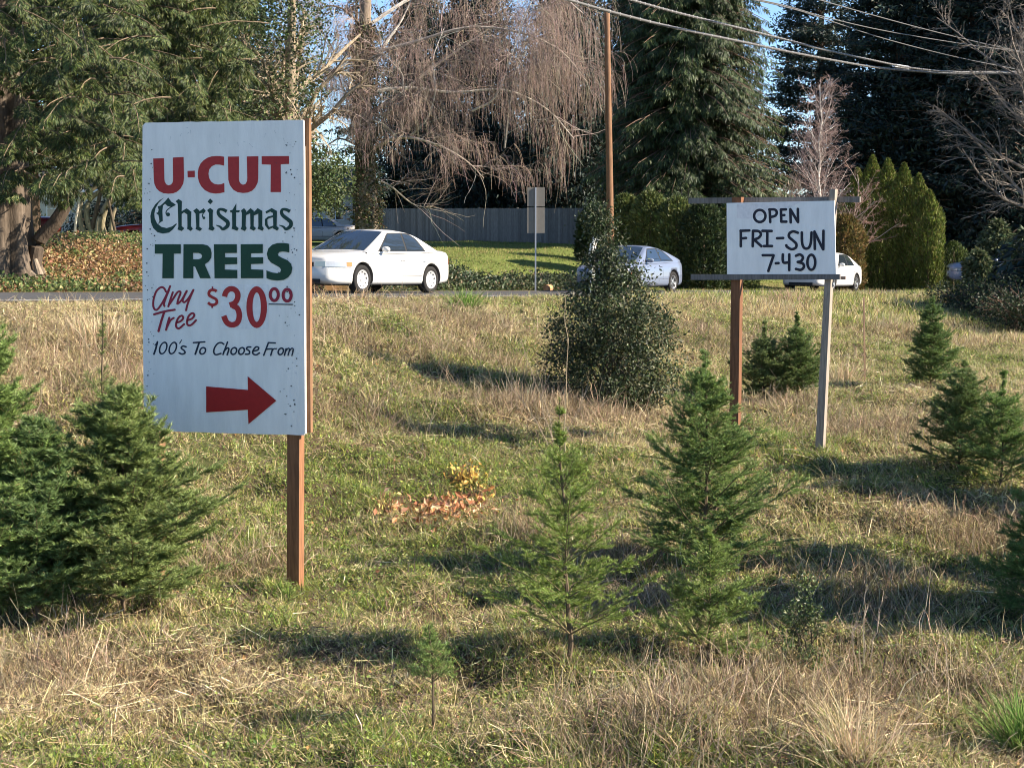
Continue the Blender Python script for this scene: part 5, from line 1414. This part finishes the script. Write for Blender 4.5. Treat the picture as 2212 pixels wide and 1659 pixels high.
for px, Yd, sd_, lb, H_ in ((215, 72, 107, 'dark low shrub behind the crooked trunks', 2.0), (330, 74, 108, 'dark low shrub left of the U-CUT board by the house', 3.2), (20, 70, 109, 'dark low shrub behind the cedar trunk', 2.4)):
    b = atz(px, Yd); conifer('evergreen_shrub', b, lb, H_, lambda q: 1.9 * math.sqrt(max(.02, 1 - q * q)), sd_, 5000, .2, SPR, None, .1, .1, nb=160, spread=.25, inner=.3, cat='evergreen shrub', group='low shrubs by the house')
# lower dark masses
for px, Yd, H_, Rm, sd_, lb in ((1000, 92, 6.0, 3.2, 111, 'dark shrubbery behind the left half of the fence'), (1130, 90, 6.0, 3.2, 112, 'dark shrubbery behind the middle of the fence'), (1250, 86, 6.5, 3.2, 113, 'dark shrubbery behind the right end of the fence'),
                                 (880, 94, 5.0, 2.8, 114, 'dark shrubbery behind the left end of the fence'), (350, 108, 9, 5, 116, 'dark trees behind the leaf bank'), (540, 110, 12, 7, 117, 'dark trees behind the U-CUT board'), (80, 108, 9, 5, 118, 'dark trees behind the house at left')):
    b = atz(px, Yd); conifer('evergreen_shrub', b, lb, H_, lambda q, Rm=Rm: Rm * math.sqrt(max(.02, 1 - q * q)), sd_, 16000, .24, CEDd + SPR, None, .2, .12, nb=330, spread=.3, per=5, inner=.3, cat='evergreen shrub', group='dark evergreens behind the fence')

# hedges
def hedge_plant(name, px, Yd, ytop, half, label, seed, cols, n, size=.09, group=None, lean=0, taper_=1.0, cat='hedge', droop=-1.2, ybase=None):
    b = atz(px, Yd); s = F / Yd
    ptop = at(px, ytop, Yd)[2] - b[2]
    rng = np.random.default_rng(seed); root = empty(name, b, label, cat, group)
    q = rng.random(n); R0 = half / s
    prof_ = np.clip((1 - q) / .28, 0, 1) ** (.62 * taper_) * (.86 + .14 * np.clip(q * 6, 0, 1))
    a = rng.uniform(0, 2 * math.pi, n); bump = .78 + .3 * vnoise(a * 3.5, q * 6, seed) + .14 * vnoise(a * 11, q * 16, seed + 1)
    rr_ = R0 * prof_ * bump * (1 - .3 * rng.random(n) ** 2.5)
    C = np.column_stack([rr_ * np.cos(a) + lean * q, rr_ * np.sin(a), .03 + q * ptop])
    out = np.column_stack([np.cos(a), np.sin(a), 0 * a])
    D = unit(out * .45 + rng.normal(size=(n, 3)) * .35 + [0, 0, -droop])
    Nn = unit(out + rng.normal(size=(n, 3)) * .6)
    L_ = size * rng.uniform(.6, 1.9, n); mb = MB(); cards(mb, C, D, Nn, L_, L_ * .4, pick(rng, cols, [1] * len(cols), n, .2, .06) * (.7 + .6 * vnoise(a * 4, q * 14, seed + 3))[:, None], fold=.1)
    mb.build('foliage', M_leaf, root)
    mb = MB(); z = np.linspace(-.1, ptop * .85, 6); tubes(mb, np.column_stack([lean * z / ptop, 0 * z, z]), np.linspace(.09, .02, 6), 6, (.14, .1, .07)); mb.build('trunk', M_bark, root)
AV = [(.14, .18, .03), (.18, .215, .045), (.10, .135, .025), (.12, .15, .03), (.18, .16, .05)]
for k, (px, yt, hf, Yd) in enumerate(((1850, 372, 36, 66), (1882, 345, 34, 65), (1915, 352, 36, 64.2), (1950, 362, 34, 63.4), (1982, 385, 34, 62.7), (2006, 420, 30, 62))):
    hedge_plant('arborvitae', px, Yd, yt - 3, hf + 2, ('leftmost', 'second', 'third', 'fourth', 'fifth', 'rightmost')[k] + ' spire of the tall clipped yellow-green arborvitae row', 120 + k, AV, 9500, .10, 'arborvitae row beside the hours board', taper_=1.6)
hedge_plant('round_shrub', 2062, 63, 527, 34, 'small round yellow-green shrub right of the arborvitae row', 130, [(.09, .12, .03), (.05, .075, .02)], 3500, .09, cat='shrub')
for k, (px, yt, hf, Yd, lb) in enumerate(((1352, 425, 44, 60, 'clipped hedge shrub just right of the utility pole'), (1405, 420, 50, 59, 'yellow-green hedge shrub above the silver coupe'), (1462, 432, 48, 58, 'yellow-green hedge shrub right of the silver coupe'), (1520, 440, 46, 57, 'dark hedge shrub beside the left edge of the hours board'), (1590, 436, 50, 58, 'hedge shrub behind the hours board'), (1825, 470, 40, 60, 'orange tinged hedge shrub just right of the hours board'), (1285, 448, 36, 64, 'dark hedge shrub at the right end of the fence'))):
    hedge_plant('hedge_shrub', px, Yd, yt, hf, lb, 140 + k, ([(.11, .14, .04), (.065, .09, .027), (.15, .17, .055)] if k not in (3, 6) else [(.03, .05, .02), (.05, .07, .025)]) if k != 5 else [(.16, .12, .035), (.12, .11, .035), (.2, .13, .05)], 9000, .12, 'loose hedge along the lawn', taper_=.8, droop=-.5)
for k, (px, yt, hf, Yd, lb) in enumerate(((2155, 478, 36, 60, 'grey-green leafy shrub in front of the black firs at the right'), (2215, 500, 34, 58, 'taller leafy shrub at the right edge under the black firs'), (2118, 545, 26, 58, 'low shrub left of the grey car in the shade'))):
    hedge_plant('leafy_shrub', px, Yd, yt, hf, lb, 150 + k, [(.10, .13, .06), (.05, .07, .03), (.16, .18, .09)], 5200, .16, 'leafy shrubs by the black firs', taper_=1.2, cat='shrub', droop=.2)
# brambles in shade at the right
bx = gp(2190, 700); 
rng = np.random.default_rng(160)
def bramble(name, cx_, Yd, ytop, half, seed, label, n=5200, cols=((.022, .04, .018), (.035, .055, .022), (.05, .055, .03)), sz=.08):
    b = atz(cx_, Yd); s = F / Yd; H_ = max(.4, at(cx_, ytop, Yd)[2] - b[2]); R0 = half / s
    rng = np.random.default_rng(seed); root = empty(name, b, label, 'bramble', 'brambles on the shaded bank')
    th = rng.uniform(0, 2 * math.pi, 60); P0 = np.column_stack([rng.normal(size=(60, 2)) * R0 * .45, np.zeros(60)])
    P = path(rng, P0, np.column_stack([np.cos(th) * .5, np.sin(th) * .5, np.ones(60)]), H_ * 1.3, 8, .16, .1)
    P[:, 0, 2] = 0; mb = MB(); tubes(mb, P, .006, 4, (.2, .12, .09)); mb.build('canes', M_twig, root)
    C = P[rng.integers(0, 60, n), rng.integers(2, 8, n)] + rng.normal(size=(n, 3)) * [.2, .2, .16]; C[:, 2] = np.abs(C[:, 2])
    Nn = unit(rdir(rng, n) + [0, 0, .5]); mb = MB(); L_ = sz * rng.uniform(.5, 1.3, n); cards(mb, C, unit(np.cross(Nn, rdir(rng, n))), Nn, L_, L_ * .6, pick(rng, cols, [1] * len(cols), n, .25, .08), fold=.2); mb.build('foliage', M_leaf, root)
bramble('bramble', 2170, 41, 622, 60, 161, 'dark bramble thicket in the shade at the top right of the bank')
bramble('bramble', 2225, 37, 625, 50, 162, 'dark bramble thicket cut off by the right edge')
bramble('bramble', 2095, 44, 622, 45, 163, 'low dark brambles above the dead stems at the right of the bank')

b = atz(2420, 40.5); conifer('shade_bush', b, 'big unseen evergreen bush added beyond the right edge to shade the brambles', 3.4, lambda q: 3.4 * math.sqrt(max(.02, 1 - q * q)), 164, 16000, .34, SPR, None, .2, .12, nb=300, spread=.3, cat='evergreen shrub')  # unseen bush, added for the shade it throws on the brambles
# bare trees at the right
b = atz(1762, 62); root, tips = bare_tree('birch_tree', b, 'slim upright birch with white stem and reddish twigs behind the hours board', 8.4, 171, 3, .075, (.34, .25, .22), (.68, .62, .55), kids=(80, 13, 8), lens=(.33, .5, .5), angs=((25, 62), (25, 65), (20, 60)), rmin=(.012, .006, .0045), t0=.12, trunk_lean=(.012, 0), rk=.3)
b = atz(1718, 63); bare_tree('birch_tree', b, 'leaning pale many branched sapling left of the white birch', 4.6, 172, 3, .06, (.34, .25, .17), (.5, .42, .32), kids=(22, 8, 5), lens=(.45, .5, .5), angs=((20, 55), (25, 55), (20, 50)), rmin=(.016, .008, .006), t0=.1, trunk_lean=(-.12, 0))
b = atz(1838, 62); bare_tree('birch_tree', b, 'low twiggy birch shoots between the hours board and arborvitae', 4.8, 173, 3, .06, (.32, .2, .16), (.45, .36, .28), kids=(24, 8, 6), lens=(.5, .5, .5), angs=((20, 55), (25, 55), (20, 50)), rmin=(.014, .008, .006), t0=.1)
b = atz(2290, 46); bare_tree('bare_tree', b, 'leafless grey tree reaching in from the right edge', 13, 174, 3, .2, (.19, .165, .14), (.2, .17, .145), rk=.38, kids=(60, 16, 11), lens=(.42, .46, .5), angs=((35, 75), (25, 60), (20, 55)), rmin=(.022, .009, .006), t0=.2, upward=-.10)

# ------------------------------------------------------------------ leaf bank, ivy slope, lawn grass
def far_scatter(rng, n, pxr, Yr, cond):
    px = rng.uniform(*pxr, n); y = rng.uniform(*Yr, n); x = (px - CX) / F * y
    s, nn = sn(x, y); k = (nn < NFAR - .15) & cond(px, y, nn); return x[k], y[k], hgt(x[k], y[k])
rng = np.random.default_rng(180)
x, y, z = far_scatter(rng, 95000, (-120, 700), (24, 50), lambda px, y, n: (n > -17)); n = len(x)
Nn = unit(rdir(rng, n) + [0, -.2, .7]); L_ = .08 * rng.uniform(.5, 1.4, n); f = fbm(x, y, 2.2, 61, 3)[:, None]
cA_ = pick(rng, [(.32, .19, .09), (.40, .29, .13), (.24, .125, .065), (.15, .09, .05), (.5, .39, .22)], [3, 2.5, 3, 3, 1], n, .2, .07); cB_ = pick(rng, [(.12, .17, .05), (.18, .2, .07), (.07, .11, .035)], [1, 1, 1], n, .2, .07)
mb = MB(); cards(mb, np.column_stack([x, y, z + rng.random(n) ** 1.5 * .22]), unit(np.cross(Nn, rdir(rng, n))), Nn, L_, L_ * .65, np.where(rng.random((n, 1)) < sst(f, .46, .6) * .8 + .12, cB_, cA_), fold=.2)
tag(mb.build('leaf_covered_ground_cover', M_leaf), kind='stuff')
x, y, z = far_scatter(rng, 60000, (830, 1300), (33, 52), lambda px, y, n: (n > -6.0 - np.clip((1010 - px) / 50, 0, 3.2)) & (vnoise(px / 40, y / 2, 3) * 1.3 + (1230 - px) / 330 > .35)); n = len(x)
f = vnoise(x / .8, y / .8, 62); Nn = unit(rdir(rng, n) + [0, -.2, .6]); L_ = .085 * rng.uniform(.5, 1.4, n)
mb = MB(); cards(mb, np.column_stack([x, y, z + rng.random(n) ** .8 * (.18 + .5 * f + .45 * np.clip((1050 - (x / y * F + CX)) / 150, 0, 1))]), unit(np.cross(Nn, rdir(rng, n))), Nn, L_, L_ * .65, pick(rng, [(.04, .06, .025), (.06, .085, .032), (.10, .115, .05), (.18, .14, .08)], [3, 3, 1.5, 1], n, .2, .08), fold=.2)
tag(mb.build('ivy_ground_cover', M_gloss), kind='stuff')
x, y, z = far_scatter(rng, 110000, (800, 2212), (38, 90), lambda px, y, n: n < -3.2); n = len(x)
D = unit(rng.normal(size=(n, 3)) * .4 + [0, 0, 1]); a = rng.uniform(0, math.pi, n); f = fbm(x, y, 3, 66, 3)[:, None]
mb = MB(); tris(mb, np.column_stack([x, y, z - .01]), D, np.column_stack([np.cos(a), np.sin(a), 0 * a]), rng.uniform(.05, .11, n), .035, np.where(rng.random((n, 1)) < .3 + .5 * (f - .4), pick(rng, [(.3, .26, .1), (.34, .27, .13)], [1, 1], n), pick(rng, [(.2, .25, .06), (.27, .30, .085), (.15, .2, .045)], [1, 1, 1], n)))
tag(mb.build('lawn_grass', M_grass), kind='stuff')

# ------------------------------------------------------------------ fence, house, pole, cables, road sign, marker, log
pl = atz(800, 85.5); pr_ = atz(1276, 77.5)
fr = empty('wooden_fence', pl, 'tall grey board fence at the back of the lawn behind the white sedan', 'fence')
U = unit(pr_ - pl) ; U[2] = 0; U = unit(U); Ln = np.linalg.norm((pr_ - pl)[:2]); Vn = np.array([-U[1], U[0], 0])
mb = MB(); rf = random.Random(5); n = int(Ln / .145)
for i in range(n):
    g = rf.uniform(.75, 1.2); t = i / n; zt = (at(800, 451, 85.5)[2] * (1 - t) + at(1276, 450, 77.5)[2] * t) + rf.uniform(-.015, .015)
    zb = hgt(*(pl + U * i * .145)[:2]) - .05
    obox(mb, pl * [1, 1, 0], U, Vn, EZ, (i * .145 + .004, rf.uniform(-.004, .004), zb), (i * .145 + .141, .022, zt), np.array([.2, .18, .165]) * g)
mb.V = [v - pl for v in mb.V]; mb.build('board_panel', M_wood, fr)
for i in range(0, n, 17):
    mb = MB(); zb = hgt(*(pl + U * i * .145)[:2]) - .05
    obox(mb, pl * [1, 1, 0], U, Vn, EZ, (i * .145, .03, zb), (i * .145 + .09, .12, zb + 1.85), (.2, .18, .16)); mb.V = [v - pl for v in mb.V]; mb.build('post', M_wood, fr)
# house
M_siding = mat('house_siding', rough=.8, spec=.2, noise=.06, nscale=2); M_roof = mat('roof_shingles', rough=.9, spec=.15, noise=.2, nscale=6)
Yh = 92.0; hx0, hx1 = at(60, 487, Yh)[0], at(762, 487, Yh)[0]; hz = float(hgt(hx0, Yh)) - .1; zt = at(400, 411, Yh)[2]
ho = empty('house', (hx0, Yh, hz), 'low pale grey ranch house glimpsed between the trees left of the fence', 'house')
mb = MB(); box(mb, (0, 0, 0), (hx1 - hx0, 8, zt - hz), (.5, .48, .44))
for i in range(13): box(mb, (0, -.012, i * .22 + .02), (hx1 - hx0, 0.0, i * .22 + .2), (.52, .49, .45))
mb.build('wall', M_siding, ho)
mb = MB(); w_ = hx1 - hx0; h0 = zt - hz
mb.add([(-.6, -.7, h0), (w_ + .6, -.7, h0), (w_ + .6, 8.7, h0), (-.6, 8.7, h0), (-.6, 4, h0 + 1.5), (w_ + .6, 4, h0 + 1.5)], [np.array([[0, 1, 5, 4], [2, 3, 4, 5], [0, 3, 2, 1]]), np.array([[1, 2, 5], [3, 0, 4]])], (.09, .085, .09)); mb.build('roof', M_roof, ho)
mb = MB(); box(mb, (-.6, -.74, h0 - .16), (w_ + .6, -.70, h0 + .02), (.75, .76, .78)); mb.build('fascia', M_siding, ho)
for pa, pb, ya, yb in ((708, 742, 428, 474), (104, 150, 420, 482), (190, 235, 425, 480), (330, 380, 425, 480), (470, 540, 425, 480)):
    xa, xb = at(pa, 487, Yh)[0] - hx0, at(pb, 487, Yh)[0] - hx0; za, zb = at(0, yb, Yh)[2] - hz, at(0, ya, Yh)[2] - hz
    wi = MB(); box(wi, (xa - .07, -.05, za - .07), (xb + .07, -.013, zb + .07), (.75, .75, .76)); wo = wi.build('window', M_siding, ho)
    mb = MB(); box(mb, (xa, -.07, za), (xb, -.052, zb), (1, 1, 1)); mb.build('pane', M_glass, wo)
    mb = MB(); box(mb, ((xa + xb) / 2 - .03, -.09, za), ((xa + xb) / 2 + .03, -.072, zb), (.75, .75, .76)); box(mb, (xa, -.085, (za + zb) / 2 - .02), (xb, -.0725, (za + zb) / 2 + .02), (.75, .75, .76)); mb.build('frame', M_siding, wo)
# pale house glimpsed behind the pole
Y2 = 98.0; x0_, x1_ = at(1255, 487, Y2)[0], at(1312, 487, Y2)[0]; z1_, z2_ = at(0, 380, Y2)[2], at(0, 305, Y2)[2]
h2 = empty('house', (x0_, Y2, 0), 'sunlit cream house wall glimpsed through leaves left of the utility pole', 'house')
mb = MB(); box(mb, (0, 0, 0), (x1_ - x0_, 5, z2_), (.75, .62, .5)); mb.build('wall', M_siding, h2)
mb = MB(); mb.add([(-.3, -.4, z2_), (x1_ - x0_ + .3, -.4, z2_), (x1_ - x0_ + .3, 5.3, z2_), (-.3, 5.3, z2_), (-.3, 2.5, z2_ + 1), (x1_ - x0_ + .3, 2.5, z2_ + 1)], [np.array([[0, 1, 5, 4], [2, 3, 4, 5], [0, 3, 2, 1]]), np.array([[1, 2, 5], [3, 0, 4]])], (.2, .12, .09)); mb.build('roof', M_roof, h2)
# utility pole
M_cable = mat('cable_sheath', rough=.55, spec=.4)
b = atz(1321, 58); topp = at(1311, 24, 58)
up_ = empty('utility_pole', b, 'tall brown wooden utility pole leaning slightly behind the evergreen bush', 'utility pole')
P = np.array([b + (topp - b) * t for t in np.linspace(-.01, 1, 14)]) - b
M_pole = mat('pole_wood', rough=.85, spec=.2, noise=.4, nscale=5, bump=.3, stretch=(3, 3, .3))
mb = MB(); tubes(mb, P, np.linspace(.15, .105, 14), 14, (.21, .115, .065)); mb.build('pole', M_pole, up_, smooth=True)
mb = MB(); tubes(mb, np.array([P[-1] + [0, 0, -.01], P[-1] + [0, 0, .04]]), .115, 12, (.3, .3, .3)); mb.build('pole_cap', M_cable, up_)
# overhead cables: each hangs in a vertical plane parallel to the road
def cable(pts, noff, r, label, seed, ties=0, col=(.11, .105, .10)):
    nv = np.array([uy, -ux, 0]); o = np.array([*sn2xy(0, noff), 0]); P = []
    for px, py in pts:
        d = ray(px, py); P.append(EYE + d * (np.dot(o - EYE, nv) / np.dot(d, nv)))
    P = smooth3(np.array(P), 6); P = np.concatenate([[P[0] * 2 - P[1] + (P[0] - P[1]) * 3], P, [P[-1] + (P[-1] - P[-2]) * 4]])
    root = empty('overhead_cable', P[0], label, 'cable', 'cables overhead along the road')
    mb = MB(); tubes(mb, P - P[0], r, 8, col); mb.build('cable', M_cable, root, smooth=True)
    if ties:
        l = np.concatenate([[0], np.cumsum(np.linalg.norm(np.diff(P, axis=0), axis=1))]); mb = MB(); k = 0
        for dlen in np.arange(.3, l[-1], ties):
            c = np.array([np.interp(dlen, l, P[:, j]) for j in range(3)]) - P[0]; t = np.array([np.interp(dlen + .05, l, P[:, j]) for j in range(3)]) - P[0] - c
            tubes(mb, np.array([c - t * .25, c + t * .25]), r * 1.22, 6, (.3, .29, .28)); k += 1
        o_ = mb.build('lashing_ties', M_cable, root); o_['kind'] = 'stuff' if k > 100 else 'thing'
    return root, P
M_cable = mat('cable_sheath', rough=.55, spec=.4)
cable([(1205, -6), (1318, 26), (1454, 60), (1616, 94), (1726, 117), (1876, 144), (1973, 154), (2070, 160), (2225, 158)], 6.0, .030, 'lowest and thickest lashed cable crossing in front of the pole top', 1, .42)
cable([(1340, -6), (1454, 26), (1584, 58), (1726, 94), (1779, 108), (1909, 136), (1973, 148), (2070, 156), (2225, 155)], 6.15, .026, 'second lashed cable that meets the lowest one at the right', 2, .2)
rc, Pc = cable([(1575, -8), (1650, 5), (1726, 24), (1779, 41), (1909, 84), (2070, 125), (2225, 156)], 6.9, .014, 'thin cable running down to join the thick cables at the right', 3)
cable([(1600, -8), (1700, 14), (1779, 37), (1909, 67), (2070, 94), (2225, 116)], 7.1, .013, 'thin cable in the middle of the upper group', 4)
cable([(1740, -8), (1876, 31), (2006, 66), (2135, 97), (2225, 116)], 7.4, .014, 'topmost thin cable at the upper right', 5)
nv = np.array([uy, -ux, 0]); o = np.array([*sn2xy(0, 5.95), 0]); q_ = []
for px, py in ((1930, 142), (1962, 147)):
    d = ray(px, py); q_.append(EYE + d * (np.dot(o - EYE, nv) / np.dot(d, nv)))
q_ = np.array(q_); mb = MB(); tubes(mb, q_, .05, 8, (.8, .8, .8)); tag(mb.build('cable_sleeve', M_cable, None, q_[0]), 'short white sleeve where two overhead cables meet', 'cable sleeve')
# back of a road sign
b = atz(1157, 43.5); Y_ = 43.5; s = F / Y_
rs = empty('road_sign', b, 'back of a two panel road sign on a thin post right of the white sedan', 'road sign')
M_met = mat('galvanised_metal', rough=.45, spec=.5, metal=.5); M_pan = mat('sign_back', rough=.6, spec=.3, noise=.08)
hgt_ = at(1157, 405, Y_)[2] - b[2]
mb = MB(); box(mb, (-.022, -.03, -.2), (.022, .0, hgt_), (.42, .43, .45)); mb.build('post', M_met, rs)
for a_, c_ in ((405, 446.5), (448.5, 504)):
    z0_, z1_ = at(0, c_, Y_)[2] - b[2], at(0, a_, Y_)[2] - b[2]; mb = MB(); box(mb, (-.24, .002, z0_), (.265, .008, z1_), (.2, .18, .15)); mb.build('panel', M_pan, rs)
# bent white pipe marker behind the bush
Y_ = 38.5; b = atz(1279, Y_)
P = smooth3(np.array([at(1279, 575, Y_), at(1278, 552, Y_), at(1281, 532, Y_), at(1283, 521, Y_), at(1290, 517, Y_), at(1294, 522, Y_)]) - b, 5)
P = np.concatenate([[P[0] * [1, 1, 0] + [0, 0, -.1]], P]); mb = MB(); tubes(mb, P, .085, 12, (.8, .77, .66)); tag(mb.build('vent_pipe', M_paint, None, (0, 0, 0)), 'white bent pipe standing beside the silver coupe behind the bush', 'pipe').location = tuple(b)
b = atz(1181, 45); mb = MB(); tubes(mb, np.array([(0, -.25, .1), (.1, .3, .1)]), .11, 10, (.5, .26, .13)); tag(mb.build('cut_log', M_bark, None, (0, 0, 0)), 'short orange cut log on the verge right of the road sign post', 'log').location = tuple(b)
